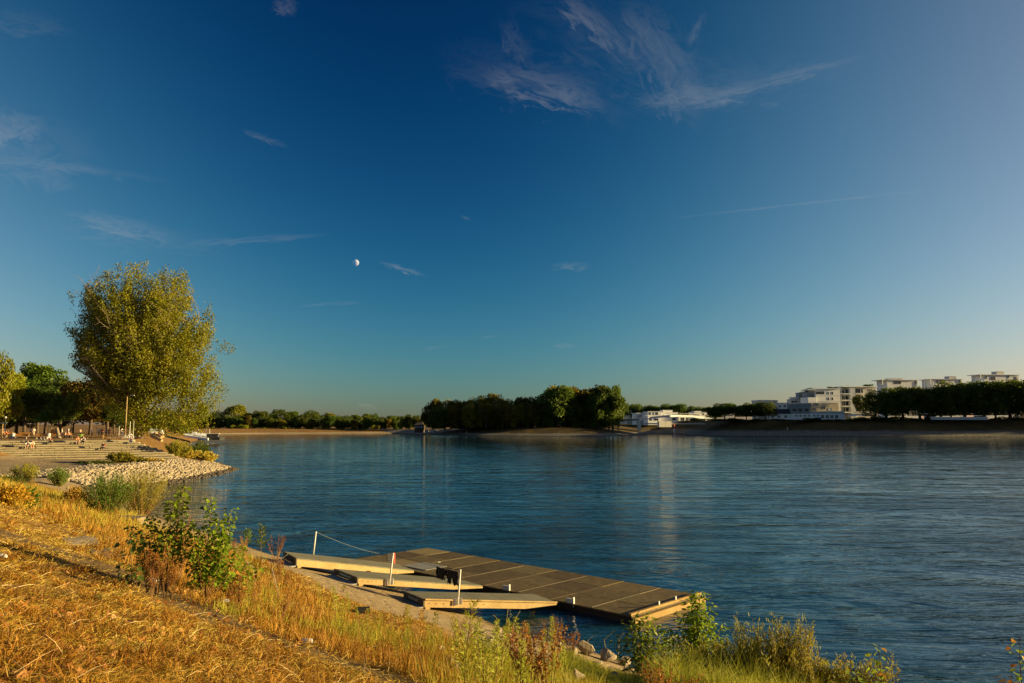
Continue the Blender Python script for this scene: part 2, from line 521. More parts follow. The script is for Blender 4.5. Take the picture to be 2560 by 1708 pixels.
gravel = t.ramp(t.math('ADD', t.math('MULTIPLY', n2, .6), t.math('MULTIPLY', n3, .4)), [(.3, (.13, .095, .05)), (.5, (.30, .225, .13)), (.7, (.42, .33, .20))])
gravel = t.mix(t.maprange(n1, .4, .65, 0, .7), gravel, (.26, .17, .075))
sand = t.ramp(n2, [(.3, (.42, .33, .2)), (.7, (.58, .46, .30))])
path = t.ramp(n2, [(.3, (.08, .05, .022)), (.55, (.15, .095, .04)), (.75, (.23, .15, .06))])
col = t.mix(t.maprange(t.math('ADD', attr(t, 'gravel'), t.math('MULTIPLY', t.math('SUBTRACT', n2, .5), .7)), .4, .6), grass, gravel)
col = t.mix(attr(t, 'sand'), col, sand)
col = t.mix(t.maprange(t.math('ADD', attr(t, 'path'), t.math('MULTIPLY', t.math('SUBTRACT', n2, .5), .8)), .35, .65), col, path)
wet = t.maprange(t.math('ADD', t.math('ADD', t.node('ShaderNodeSeparateXYZ').outputs[2], 0), 0), 0, 1)
sep = [n for n in t.n if n.bl_idname == 'ShaderNodeSeparateXYZ'][0]; t.l.new(P, sep.inputs[0])
wetm = t.maprange(t.math('ADD', sep.outputs[2], t.math('MULTIPLY', t.math('SUBTRACT', n2, .5), .2)), .22, .08)
col = t.mix(t.math('MULTIPLY', wetm, .75), col, (.05, .035, .02))
h = t.math('ADD', t.math('MULTIPLY', n2, .7), t.math('MULTIPLY', n3, .35))
h = t.math('ADD', h, t.math('MULTIPLY', t.math('MULTIPLY', attr(t, 'gravel'), t.maprange(vor2.outputs[0], 0, .08)), .25))
principled(t, out, col, .95, .15, 0, bump(t, h, 1.0, .09))
M['bank'] = m

xs = spaced([(-5000, 600), (-1000, 60), (-300, 6), (-100, 1.2), (-60, .8), (-28, .28), (9, .8), (30, 6), (120, 8)])
ys = spaced([(-400, 40), (-40, 4), (-2, .8), (2, .28), (34, .6), (60, .9), (150, 3), (400, 8), (640, 120), (2000, 800), (5000, 10)])
def path_mask(X, Y, S, Z):
    d, _ = seg_dist(X, Y, PATH)
    return np.exp(-(d / (.28 + .012 * Y)) ** 2) * (Y < 60) * (Y > 0)
def gravel_mask(X, Y, S, Z):
    near = sstep(S, 7.0, 5.0)
    headland = sstep(S, 24, 18) * sstep(Y, 62, 72) * sstep(Y, 150, 130)
    flat = ((Z < 2.9) & (Y > 66) & (Y < 128) & (S > 10)) * 1.0 * (1 - np.exp(-((X + 75) / 7) ** 2 - ((Y - 105) / 6) ** 2))
    u, v = stair_uv(X, Y)
    plaza = ((v > -1) & (v < 9) & (u > 0)) * .9
    plaza = plaza + ((u < 0) & (v > -30) & (v < 3) & (u > -.75 * (-v) - 4.5)) * .9
    return np.clip(np.where(Y < 66, near, np.maximum(np.maximum(headland * (Z < 2.2), flat), plaza)), 0, 1)
def sand_mask(X, Y, S, Z):
    return sstep(S, 12, 5) * (Y > 420)
land = link('river_bank', grid_mesh('river_bank', xs, ys, z_left, lambda X, Y, S: S > -4, [M['bank']],
                            {'path': path_mask, 'gravel': gravel_mask, 'sand': sand_mask}))
tag(land, kind='structure')

# far side: island, harbour mouth and embankment
m, t, out = mat_new('far_bank_ground')
geo = t.node('ShaderNodeNewGeometry'); P = geo.outputs['Position']
n1 = t.noise(P, .09, 4, .6); n2 = t.noise(P, .8, 5, .7)
g_ = t.ramp(t.math('ADD', t.math('MULTIPLY', n1, .5), t.math('MULTIPLY', n2, .5)), [(.3, (.05, .04, .015)), (.48, (.075, .05, .018)), (.62, (.125, .085, .025)), (.75, (.085, .078, .02))])
s_ = t.ramp(n2, [(.3, (.10, .09, .07)), (.55, (.20, .18, .14)), (.7, (.30, .27, .21))])
col = t.mix(attr(t, 'sand'), g_, s_)
sep = t.node('ShaderNodeSeparateXYZ'); t.l.new(P, sep.inputs[0])
col = t.mix(t.maprange(sep.outputs[2], .35, .1), col, (.03, .025, .02))
principled(t, out, col, .95, .15, 0, bump(t, n2, 1.0, .5))
M['farbank'] = m
xs = spaced([(-150, 4), (-100, 2.2), (300, 5), (620, 20), (1600, 400), (5000, 10)])
ys = spaced([(100, 60), (340, 10), (400, 2.2), (600, 6), (640, 150), (2000, 800), (5000, 10)])
far = link('far_embankment', grid_mesh('far_embankment', xs, ys, z_right, lambda X, Y, S: S > -3, [M['farbank']],
                            {'sand': lambda X, Y, S, Z: np.clip(sstep(S, 9.5, 7.5) + sstep(X, -25, -55) * sstep(S, 24, 18), 0, 1)}))
tag(far, kind='structure')

# ------------------------------------------------------------------ water
m, t, out = mat_new('river_water')
geo = t.node('ShaderNodeNewGeometry'); P = geo.outputs['Position']
mp = t.node('ShaderNodeMapping'); t.l.new(P, mp.inputs[0])
mp.inputs['Rotation'].default_value = (0, 0, RAD(-6)); mp.inputs['Scale'].default_value = (.34, 1.0, 1)
V_ = mp.outputs[0]
sepw = t.node('ShaderNodeSeparateXYZ'); t.l.new(P, sepw.inputs[0]); yy = sepw.outputs[1]
roll = t.noise(V_, .13, 2, .5, .8)
swell = t.noise(V_, .45, 3, .6, 1.2)
chop = t.noise(V_, 1.5, 3, .6, 1.0)
rip = t.noise(V_, 5.5, 3, .65, .8)
zone = t.noise(P, .045, 4, .6, 1.5)
calm = t.maprange(zone, .38, .62, .30, 1.5)
near = t.math('MULTIPLY', t.maprange(yy, 15, 95, 1.0, .06), calm)        # short waves flattened with distance, keeping far reflections bright
mid = t.math('MULTIPLY', t.maprange(yy, 40, 260, 1.0, .22), t.math('ADD', .4, t.math('MULTIPLY', calm, .6)))
h = t.math('ADD', t.math('MULTIPLY', roll, .22), t.math('MULTIPLY', t.math('MULTIPLY', swell, .22), mid))
h = t.math('ADD', h, t.math('MULTIPLY', t.math('ADD', t.math('MULTIPLY', chop, .085), t.math('MULTIPLY', rip, .020)), near))
nrm = bump(t, h, 1.0, 1.0)
p = principled(t, out, (.006, .032, .042), .04, .5, 0, nrm)
p.inputs['IOR'].default_value = 1.42
M['water'] = m
wm = npmesh('water', [(-6000, -400, 0), (6000, -400, 0), (6000, 6000, 0), (-6000, 6000, 0)], np.array([[0, 1, 2, 3]]), [m])
tag(link('water', wm), kind='structure')

# ------------------------------------------------------------------ moon (lit by the same sun, the air shines through its dark half)
m, t, out = mat_new('moon_rock')
tcn = t.node('ShaderNodeTexCoord')
c = t.ramp(t.noise(tcn.outputs['Object'], .035, 2, .5), [(.35, (.30, .30, .34)), (.6, (.44, .45, .52))])
d = t.node('ShaderNodeBsdfDiffuse'); t.put(d.inputs[0], t.mix(.42, c, (0, 0, 0)))
tr = t.node('ShaderNodeBsdfTransparent'); g2 = t.node('ShaderNodeNewGeometry')
ad = t.node('ShaderNodeAddShader'); t.l.new(d.outputs[0], ad.inputs[0]); t.l.new(tr.outputs[0], ad.inputs[1])
mx = t.node('ShaderNodeMixShader'); t.l.new(g2.outputs['Backfacing'], mx.inputs[0]); t.l.new(ad.outputs[0], mx.inputs[1]); t.l.new(tr.outputs[0], mx.inputs[2]); t.l.new(mx.outputs[0], out.inputs[0])
D_M = 9000.0
mp_ = EYE * Vector((0, 0, 1)) + (ray(889, 657)).normalized() * D_M
bm = bmesh.new(); bmesh.ops.create_uvsphere(bm, u_segments=48, v_segments=32, radius=D_M * math.tan(RAD(.245)))
me = bpy.data.meshes.new('moon'); bm.to_mesh(me); bm.free(); me.materials.append(m)
me.polygons.foreach_set('use_smooth', [True] * len(me.polygons))
moon = link('moon', me, loc=mp_)
tag(moon, 'pale half moon high in the blue sky left of the small bright streak of cloud', 'moon')

# ------------------------------------------------------------------ foliage tools
def unit(v):
    return v / np.maximum(np.linalg.norm(v, axis=1, keepdims=True), 1e-9)
def leaves(C, length, width, nrm=None, rg=rng, droop=0.0):
    """one kite-shaped quad per centre"""
    n = len(C)
    d = unit(rg.normal(size=(n, 3)) + np.array([0, 0, -droop]))
    if nrm is None: nrm = rg.normal(size=(n, 3))
    s = unit(np.cross(d, nrm))
    L = (length * (0.7 + .6 * rg.random(n)))[:, None]; Wd = (width * (0.7 + .6 * rg.random(n)))[:, None]
    up = unit(np.cross(d, s))
    V = np.stack([C - d * L * .5, C + s * Wd * .5 + up * Wd * .12, C + d * L * .5, C - s * Wd * .5 + up * Wd * .12], 1).reshape(-1, 3)
    F = np.arange(n * 4).reshape(n, 4)
    return V, F
def blades(P, L, Wd, D, bend=.35, rg=rng):
    """grass blades rooted at P, length L, width Wd, unit direction D; two segments, tapering"""
    n = len(P)
    D = unit(D)
    s = unit(np.cross(D, rg.normal(size=(n, 3))))
    g = np.zeros((n, 3)); g[:, 2] = -1
    L = L[:, None]; Wd = Wd[:, None]
    mid = P + D * L * .55
    tip = mid + unit(D + g * bend + rg.normal(size=(n, 3)) * .12) * L * .45
    V = np.stack([P - s * Wd * .5, P + s * Wd * .5, mid + s * Wd * .38, mid - s * Wd * .38, tip], 1).reshape(-1, 3)
    b = np.arange(n)[:, None] * 5
    return V, [b + np.array([[0, 1, 2, 3]]), b + np.array([[3, 2, 4]])]
def merge(parts):
    Vs, F4, F3, k = [], [], [], 0
    for V, F in parts:
        for f in (F if isinstance(F, list) else [F]):
            (F4 if f.shape[1] == 4 else F3).append(f + k)
        Vs.append(V); k += len(V)
    return np.concatenate(Vs), [np.concatenate(x) for x in (F4, F3) if x]

# green, yellow green, brownish olive ... the tones the crowns have
M['leaf_big'] = mat_leaf('willow_poplar_leaves', [(0, (.12, .14, .008)), (.35, (.20, .22, .010)), (.7, (.28, .28, .014)), (1, (.34, .29, .03))], .45, patch=.72, pscale=.30)
M['leaf_plane'] = mat_leaf('plane_tree_leaves', [(0, (.09, .085, .008)), (.5, (.15, .13, .010)), (1, (.28, .22, .016))], .5, patch=.6, pscale=.1)
M['leaf_green'] = mat_leaf('green_leaves', [(0, (.05, .085, .010)), (.5, (.08, .125, .012)), (1, (.15, .20, .018))], .45, patch=.6, pscale=.1)
M['leaf_dark'] = mat_leaf('dark_leaves', [(0, (.04, .06, .006)), (.5, (.07, .095, .008)), (1, (.12, .14, .012))], .45, patch=.6, pscale=.1)
M['leaf_bright'] = mat_leaf('bright_young_leaves', [(0, (.10, .15, .012)), (.5, (.16, .22, .018)), (1, (.24, .28, .03))], .45, patch=.3, pscale=1)
M['leaf_rust'] = mat_leaf('rust_brown_leaves', [(0, (.08, .06, .008)), (.5, (.13, .10, .012)), (1, (.18, .14, .018))], .35, patch=.6, pscale=.2)

def crown_points(lobes, n, rg, shell=.55, cut=None):
    """points in the outer part of a set of ellipsoid lobes (x,y,z,rx,ry,rz), thinned by noise"""
    L = np.array(lobes, float)
    area = (L[:, 3] * L[:, 4] + L[:, 4] * L[:, 5] + L[:, 3] * L[:, 5])
    pick = rg.choice(len(L), size=n * 2, p=area / area.sum())
    d = unit(rg.normal(size=(n * 2, 3)))
    r = shell + (1 - shell) * rg.random(n * 2) ** .6
    lump = 1 + .16 * np.sin(d[:, 0] * 7 + pick * 2.1) * np.sin(d[:, 2] * 6 + pick) + .10 * np.sin(d[:, 1] * 13 + d[:, 2] * 11 + pick)
    P = L[pick, :3] + d * L[pick, 3:6] * (r * lump)[:, None]
    # drop those deep within another lobe
    q = ((P[:, None, :] - L[None, :, :3]) / L[None, :, 3:6])
    deep = ((q ** 2).sum(-1) < .30).any(1)
    keep = ~deep | (rg.random(n * 2) < .2)
    hole = fbm(P[:, 0] * 9 + P[:, 1] * 5, P[:, 2] * 9 - P[:, 1] * 4, 2) > .40
    P = P[keep & ~hole]
    return P[:n]

CROWNS = {}
def crown_mesh(kind, k):
    """unit crowns: 1 wide, 1 high, base at z 0"""
    rg = np.random.default_rng(hash_(kind) + k)
    lob = []
    if kind == 'round':
        lob.append((0, 0, .52, .36, .36, .40))
        for i in range(17):
            a = rg.random() * 2 * PI; z = .08 + .80 * rg.random(); rr = .30 * math.sqrt(max(.05, 1 - ((z - .5) / .52) ** 2))
            r = .11 + .09 * rg.random(); lob.append((rr * math.cos(a), rr * math.sin(a), z, r, r, r * 1.0))
        n = 6500; sz = .046
    elif kind == 'dome':          # plane trees, broad and flat below
        lob.append((0, 0, .56, .40, .40, .36))
        for i in range(24):
            a = rg.random() * 2 * PI; z = .06 + .82 * rg.random(); rr = .36 * math.sqrt(max(.08, 1 - ((z - .42) / .6) ** 2))
            r = .10 + .08 * rg.random(); lob.append((rr * math.cos(a), rr * math.sin(a), z, r, r, r * 1.05))
        n = 9000; sz = .042
    elif kind == 'tall':          # upright poplars
        lob.append((0, 0, .5, .26, .26, .47))
        for i in range(14):
            a = rg.random() * 2 * PI; z = .12 + .78 * rg.random(); rr = .26 * math.sqrt(max(.03, 1 - ((z - .45) / .55) ** 2))
            r = .12 + .07 * rg.random(); lob.append((rr * math.cos(a), rr * math.sin(a), z, r, r, r * .9))
        n = 6500; sz = .046
    elif kind == 'shrub':
        for i in range(9):
            a = rg.random() * 2 * PI; rr = .30 * rg.random() ** .5; r = .17 + .1 * rg.random()
            lob.append((rr * math.cos(a), rr * math.sin(a), .22 + .45 * rg.random(), r, r, r * 1.15))
        n = 3400; sz = .058
    elif kind == 'clipped':       # boxy crowns of a tree row
        for i in range(22):
            a = rg.random() * 2 * PI; z = .10 + .76 * rg.random(); rr = .30
            r = .16 + .06 * rg.random(); lob.append((rr * math.cos(a), rr * math.sin(a), z, r, r, r))
        n = 9500; sz = .040
    P = crown_points(lob, n, rg)
    P[:, 2] = np.clip(P[:, 2], 0.0, None)
    V, F = leaves(P, sz, sz * .8, rg=rg)
    return V, F
def hash_(s):
    return sum((i + 1) * ord(c) for i, c in enumerate(s))
def crown(kind, k, mat):
    key = (kind, k, mat)
    if key not in CROWNS:
        if (kind, k) not in CROWNS: CROWNS[(kind, k)] = crown_mesh(kind, k)
        V, F = CROWNS[(kind, k)]
        CROWNS[key] = npmesh('crown', V, F, [M[mat]])
    return CROWNS[key]
TRUNKS = {}
def trunk(mat='darkbark', k=0):
    """unit trunk, 1 high, radius .03, with a few rising limbs"""
    if (mat, k) not in TRUNKS:
        rr = random.Random(k + 5); b = MB()
        b.tube([(0, 0, -.05), (.01, 0, .25), (.0, .02, .6), (.02, 0, .95)], [.036, .027, .018, .006], 7)
        for i in range(6):
            a = rr.random() * 2 * PI; z = .28 + .08 * i; l = .22 + .12 * rr.random()
            b.tube([(0, 0, z), (math.cos(a) * l * .5, math.sin(a) * l * .5, z + l * .45), (math.cos(a) * l, math.sin(a) * l, z + l * 1.0)], [.013, .009, .003], 5)
        TRUNKS[(mat, k)] = b.mesh('trunk', M[mat], True)
    return TRUNKS[(mat, k)]
def tree(name, x, y, z, h, w, kind, mat, label, group=None, base=.12, seed=0, bark='darkbark', cat='tree', depth=None):
    """h total height, w crown width, base = share of bare trunk"""
    e = empty(name, (x, y, z), 0, label, cat, group)
    t_ = link('trunk', trunk(bark, seed % 3), e); t_.scale = (w * .9, w * .9, h * .93); t_.rotation_euler = (0, 0, seed * 1.7)
    c = link('crown', crown(kind, seed % 4, mat), e); c.location = (0, 0, h * base); c.scale = (w, depth or w, h * (1 - base)); c.rotation_euler = (0, 0, seed * 2.3)
    return e

ORD = 'leftmost,second,third,fourth,fifth,sixth,seventh,eighth,ninth,tenth,eleventh,twelfth,thirteenth,fourteenth,fifteenth,sixteenth,seventeenth,eighteenth,nineteenth,twentieth,twenty first,twenty second,twenty third,twenty fourth,twenty fifth,twenty sixth,twenty seventh,twenty eighth,twenty ninth,thirtieth,thirty first,thirty second,thirty third,thirty fourth,thirty fifth,thirty sixth'.split(',')
def nth(i, what, where):
    return (ORD[i] + ' ' + what + (where if where[0] == ',' else ' ' + where)) if i == 0 else (ORD[i] + ' ' + what + ' from the left' + (where if where[0] == ',' else ' ' + where))
# ------------------------------------------------------------------ trees beyond the water
def px_tree(name, px, ytop, ybase, D, wpx, kind, mat, label, group=None, base=.1, seed=0, **kw):
    p = at(px, ybase, D); q = at(px, ytop, D)
    return tree(name, p.x, p.y, p.z, (q.z - p.z) , wpx * D / F_PX, kind, mat, label, group, base, seed, **kw)

# the long tree line on the far left shore
FL = 'trees lining the far left shore'
spots = [  # px centre, top, width, kind, material
    (505, 1008, 34, 'tall', 'leaf_green'), (470, 1028, 52, 'round', 'leaf_dark'), (540, 1024, 50, 'round', 'leaf_dark'), (586, 1014, 58, 'round', 'leaf_big'),
    (618, 1030, 44, 'round', 'leaf_dark'), (648, 1026, 46, 'dome', 'leaf_dark'), (676, 1031, 42, 'round', 'leaf_green'), (700, 1022, 56, 'dome', 'leaf_dark'),
    (730, 1027, 44, 'round', 'leaf_green'), (752, 1035, 40, 'round', 'leaf_dark'), (775, 1022, 46, 'round', 'leaf_green'), (797, 1035, 38, 'dome', 'leaf_dark'), (824, 1031, 36, 'round', 'leaf_plane'),
    (846, 1038, 40, 'round', 'leaf_dark'), (868, 1036, 38, 'round', 'leaf_green'), (892, 1038, 36, 'round', 'leaf_dark'), (914, 1038, 34, 'round', 'leaf_plane'), (927, 1033, 42, 'dome', 'leaf_green'),
    (952, 1040, 40, 'round', 'leaf_dark'), (975, 1040, 38, 'round', 'leaf_green'), (998, 1039, 40, 'round', 'leaf_dark'), (1022, 1041, 40, 'round', 'leaf_green'), (1045, 1041, 40, 'round', 'leaf_dark'), (1066, 1038, 36, 'round', 'leaf_green')]
for i, (px, yt, w, k, mt) in enumerate(spots):
    lab = {0: 'slim pointed tree rising at the left end of the far tree line', 3: 'tall pale green round tree standing out on the far left shore',
           7: 'broad dark tree bulging above the left part of the far tree line', 10: 'green tree poking above the middle of the far left tree line',
           17: 'broad light green crown above the right part of the far tree line'}.get(i, {'leaf_dark': 'dark green round tree in the line along the far left shore',
           'leaf_green': 'x', 'leaf_plane': 'x', 'leaf_big': 'x'}[mt])
    if i not in (0, 3, 7, 10, 17): lab = nth(sorted(q[0] for q in spots).index(px), {'leaf_dark': 'dark green tree', 'leaf_green': 'green tree', 'leaf_plane': 'olive tree', 'leaf_big': 'pale tree'}[mt], ', back row, far left shore')
    px_tree('shore_tree', px, yt, 1071, 622 + (i * 37) % 30, w * 1.12, k, mt, lab, None if 'the far tree' in lab or 'standing out' in lab or 'poking' in lab else FL + ', ' + mt[5:], .06, i)
for i in range(34):                                      # the row of lower trees in front
    px = 478 + i * 17.6 + random.uniform(-4, 4)
    mt = ['leaf_green', 'leaf_dark', 'leaf_dark', 'leaf_plane', 'leaf_green'][i % 5 if i not in (6, 7, 9) else 4]
    px_tree('bank_tree', px, 1043 + random.uniform(-7, 9), 1074, 600 + random.uniform(-6, 6), 26 + random.uniform(-4, 8), 'round' if i % 3 else 'shrub', mt,
            nth(i, 'low ' + {'leaf_dark': 'dark', 'leaf_green': 'green', 'leaf_plane': 'olive'}[mt] + ' tree', ', front row, far left shore'), 'low ' + mt[5:] + ' trees in front of the far left tree line', .03, i)
for i, (px, yt, w) in enumerate([(588, 1062, 26), (610, 1060, 30), (660, 1068, 14), (712, 1066, 14), (932, 1062, 12), (945, 1063, 12)]):
    px_tree('shore_shrub', px, yt, 1077 - (i > 1) * 4, 588, w, 'shrub', 'leaf_big' if i != 5 else 'leaf_rust', ['light green shrub beside the far sandy shore, left of a pair', 'light green shrub beside the far sandy shore, right of a pair', 'tiny shrub on the golden grass of the far shore below the tallest pale tree',
            'tiny shrub on the golden grass in the middle of the far shore', 'small yellow green shrub at the right end of the far tree line', 'small rust coloured shrub at the right end of the far tree line'][i], 0 or None, 0, i, cat='shrub')

# the island
isl = [ # px, top, width, kind, mat, label
    (1082, 1003, 50, 'dome', 'leaf_plane', 'leftmost plane tree of the island, sloping down to the water'), (1112, 996, 62, 'dome', 'leaf_plane', 'second plane tree from the left end of the island'),
    (1150, 1000, 62, 'dome', 'leaf_plane', 'olive plane tree on the island left of the two golden crowns'), (1195, 988, 64, 'dome', 'leaf_plane', 'island plane tree with golden top left of the highest of its row'),
    (1238, 982, 60, 'dome', 'leaf_plane', 'island plane tree with golden dome standing above its row'), (1278, 994, 58, 'dome', 'leaf_plane', 'island plane tree just right of the golden dome'),
    (1316, 991, 56, 'dome', 'leaf_plane', 'thin topped island tree beside the taller group'), (1352, 984, 66, 'round', 'leaf_dark', 'dark round tree at the left of the tall island group'),
    (1392, 970, 84, 'round', 'leaf_green', 'round green tree with lit clumps in front of the tall island group'), (1418, 962, 92, 'dome', 'leaf_plane', 'broad tallest plane tree of the island with golden top'),
    (1455, 967, 80, 'dome', 'leaf_plane', 'wide plane tree at the right of the tallest island crown'), (1497, 968, 60, 'tall', 'leaf_dark', 'dark upright tree behind the green poplars of the island'),
    (1496, 982, 46, 'tall', 'leaf_green', 'green poplar in front, left of the poplar group on the island'), (1522, 990, 36, 'tall', 'leaf_green', 'lower green poplar between two taller ones on the island'),
    (1532, 970, 50, 'tall', 'leaf_green', 'tall poplar at the right end of the island'), (1545, 967, 30, 'tall', 'leaf_green', 'narrow pointed poplar at the very right of the island')]
for i, (px, yt, w, k, mt, lab) in enumerate(isl):
    D = 492 if i < 7 else (476 if i in (8, 12, 13) else 490)
    D -= 12 * (i == 14)
    px_tree('island_tree', px, yt - 1, 1071, D, w * 1.35 * (1.25 if k == 'tall' else 1), k, mt, lab, None, .0, i + 3)
isl2 = [(1098, 1016), (1135, 1012), (1172, 1008), (1215, 1004), (1256, 1006), (1296, 1008), (1334, 1006), (1372, 1006), (1440, 1000), (1470, 1004)]
for i, (px, yt) in enumerate(isl2):
    px_tree('island_tree', px, yt, 1069, 478, 56, 'dome', 'leaf_dark' if i > 6 or i == 0 else 'leaf_plane', nth(i, 'shaded ' + ('olive' if not (i > 6 or i == 0) else 'dark') + ' tree', ', island front row'), 'shaded trees at the front of the island, ' + ('dark' if (i > 6 or i == 0) else 'olive'), .02, i + 1)
for i, px in enumerate((1096, 1160, 1228, 1300, 1366, 1430, 1490)):
    px_tree('island_shrub', px, 1052 - (i % 3) * 3, 1071, 500, 66, 'shrub', 'leaf_dark', nth(i, 'dark undergrowth shrub', 'between the island trunks'), 'undergrowth shrubs on the island', 0, i, cat='shrub')

# trees behind the bridge
bt = [(1556, 1005, 30), (1575, 1009, 28), (1595, 1006, 30), (1610, 1020, 24), (1626, 1012, 32), (1650, 1014, 34), (1667, 1006, 36), (1688, 1014, 26), (1700, 1008, 34), (1722, 1014, 34), (1747, 1014, 34), (1768, 1018, 26), (1790, 1016, 30), (1640, 1022, 26), (1735, 1022, 26)]
for i, (px, yt, w) in enumerate(bt):
    px_tree('park_tree', px, yt, 1052, 640 + (i * 13) % 20, w * 1.3, 'round', 'leaf_green', nth(sorted(q[0] for q in bt).index(px), 'round green tree', 'behind the footbridge houses'), 'trees behind the harbour houses', .1, i)
# the rows on the right embankment
lt = [(1790, 1016, 42), (1812, 1006, 48), (1838, 1012, 46), (1866, 1010, 44), (1887, 1008, 44), (1914, 1004, 46)]
for i, (px, yt, w) in enumerate(lt):
    px_tree('embankment_tree', px, yt, 1055, 472 - i * 2, w * 1.30, 'clipped', 'leaf_dark' if i != 1 else 'leaf_green', ['leftmost dark tree of the embankment row beside the bridge end', 'taller greener tree near the left end of the embankment row', 'dark tree with a pale bare trunk in the left embankment row, third from the bridge',
              'dark tree in the left embankment row, fourth from the bridge', 'dark tree in the left embankment row, fifth from the bridge', 'dark tree against the beige house at the right end of the left row'][i], None, .30, i, bark='bark')
rt = [(2215, 970, 84), (2258, 966, 84), (2300, 966, 84), (2352, 964, 88), (2412, 956, 96), (2462, 950, 92), (2526, 950, 100), (2572, 948, 84), (2378, 960, 60), (2490, 955, 60), (2620, 950, 90), (2680, 950, 90)]
for i, (px, yt, w) in enumerate(rt):
    px_tree('plane_tree', px, yt, 1048, 448 - i, w * 1.38, 'clipped', 'leaf_dark', ['leftmost tree of the tall dark row in front of the flats', 'second tree of the tall dark row from the left', 'third tree of the tall dark row from the left, below the roof terrace', 'fourth tree of the tall dark row from the left',
              'fifth tree of the tall dark row, over the pale quay wall', 'tall dark row tree left of the white roof with tower', 'tall dark row tree below the white tower at the right edge', 'last dark row tree cut by the right edge of the picture',
              'dark tree squeezed between the fourth and fifth of the tall row', 'dark tree between the two nearest the right edge', 'dark tree of the row just outside the right edge', 'far right dark tree of the row outside the picture'][i], None, .11, i, bark='darkbark')
for i in range(22):  # tree row added out of view to shade the embankment and island
    x_ = 302 + i * 12.5; tree('plane_tree', x_, 445 - .03 * (x_ - 300) + random.uniform(-2, 2), 9.0, 22 + random.uniform(-1, 3), 23, 'clipped', 'leaf_dark', nth(i, 'dark tree', 'added for shade beyond the right edge'), 'embankment row beyond the right edge', .11, i)
for i in range(26):
    px = 1750 + i * 32 + random.uniform(-9, 9)
    mt = 'leaf_dark'
    px_tree('bank_bush', px, 1041 + random.uniform(-5, 4) + (6 if px < 2120 else 0), 1054, 444 + random.uniform(-2, 2) + (12 if px < 1900 else 0), 34 + random.uniform(-6, 16), 'shrub', mt, nth(i, 'low dark bush', 'on top of the right embankment'), 'bushes along the top of the right embankment', 0, i, cat='bush')
for i, (px, yt, w, yb) in enumerate([(2022, 970, 16, 986), (2034, 968, 20, 986), (2008, 978, 14, 986), (2080, 966, 22, 974), (2116, 964, 20, 974), (2170, 960, 20, 968), (2150, 985, 30, 1030)]):
    px_tree('roof_shrub', px, yt, yb, 500 if i < 6 else 462, w * 1.3, 'shrub', 'leaf_green' if i != 6 else 'leaf_dark', ['round potted shrub on the grey terraced house, left of two', 'round potted shrub on the grey terraced house, right of two', 'smallest plant on the grey terraced house roof', 'low planting on the roof of the white four storey flats',
        'bushy plant in the gap between the two white flats', 'small yellow green plant on the roof of the balcony flats', 'dark conical tree before the balconies of the right flats'][i], None, 0, i, cat='shrub' if i != 6 else 'tree')

# ------------------------------------------------------------------ park trees on the left
pl = [ # px, top, ybase, D, w, kind, mat, base, label
    (-14, 866, 1085, 165, 70, 'round', 'leaf_big', .1, 'tree with sunlit yellow green leaves cut by the left edge of the picture'),
    (10, 935, 1083, 170, 84, 'round', 'leaf_big', .25, 'low sunlit olive tree at the left edge of the park'),
    (92, 905, 1080, 205, 120, 'round', 'leaf_green', .2, 'broad tree with lit green top behind the dark park trees'),
    (60, 958, 1080, 192, 110, 'dome', 'leaf_dark', .22, 'dark shaded tree left in the park behind the benches'),
    (150, 944, 1080, 188, 130, 'dome', 'leaf_dark', .25, 'dark spreading tree in the middle of the park'),
    (112, 962, 1080, 178, 90, 'dome', 'leaf_dark', .3, 'dark tree behind the two bright saplings'),
    (225, 938, 1082, 172, 120, 'dome', 'leaf_rust', .25, 'brownish tree between the saplings and the great poplar'),
    (268, 958, 1082, 178, 110, 'dome', 'leaf_rust', .22, 'rust brown tree against the left side of the great poplar'),
    (285, 1000, 1082, 166, 60, 'round', 'leaf_green', .3, 'green tree low beside the tall lamp mast'),
    (40, 990, 1080, 210, 110, 'round', 'leaf_dark', .1, 'deep shaded tree far back in the park'),
    (180, 985, 1080, 214, 120, 'round', 'leaf_dark', .1, 'deep shaded tree behind the middle of the park'),
    (300, 985, 1080, 214, 120, 'round', 'leaf_dark', .1, 'deep shaded tree behind the great poplar trunk'),
    (400, 1020, 1082, 190, 110, 'round', 'leaf_green', .04, 'green tree behind the right foot of the great poplar'),
    (455, 1040, 1085, 230, 60, 'round', 'leaf_green', .02, 'low green tree right of the great poplar above the slipway')]
for i, (px, yt, yb, D, w, k, mt, bs, lab) in enumerate(pl):
    px_tree('park_tree', px, yt, yb, D, w * 1.15, k, mt, lab, None, bs, i + 2)

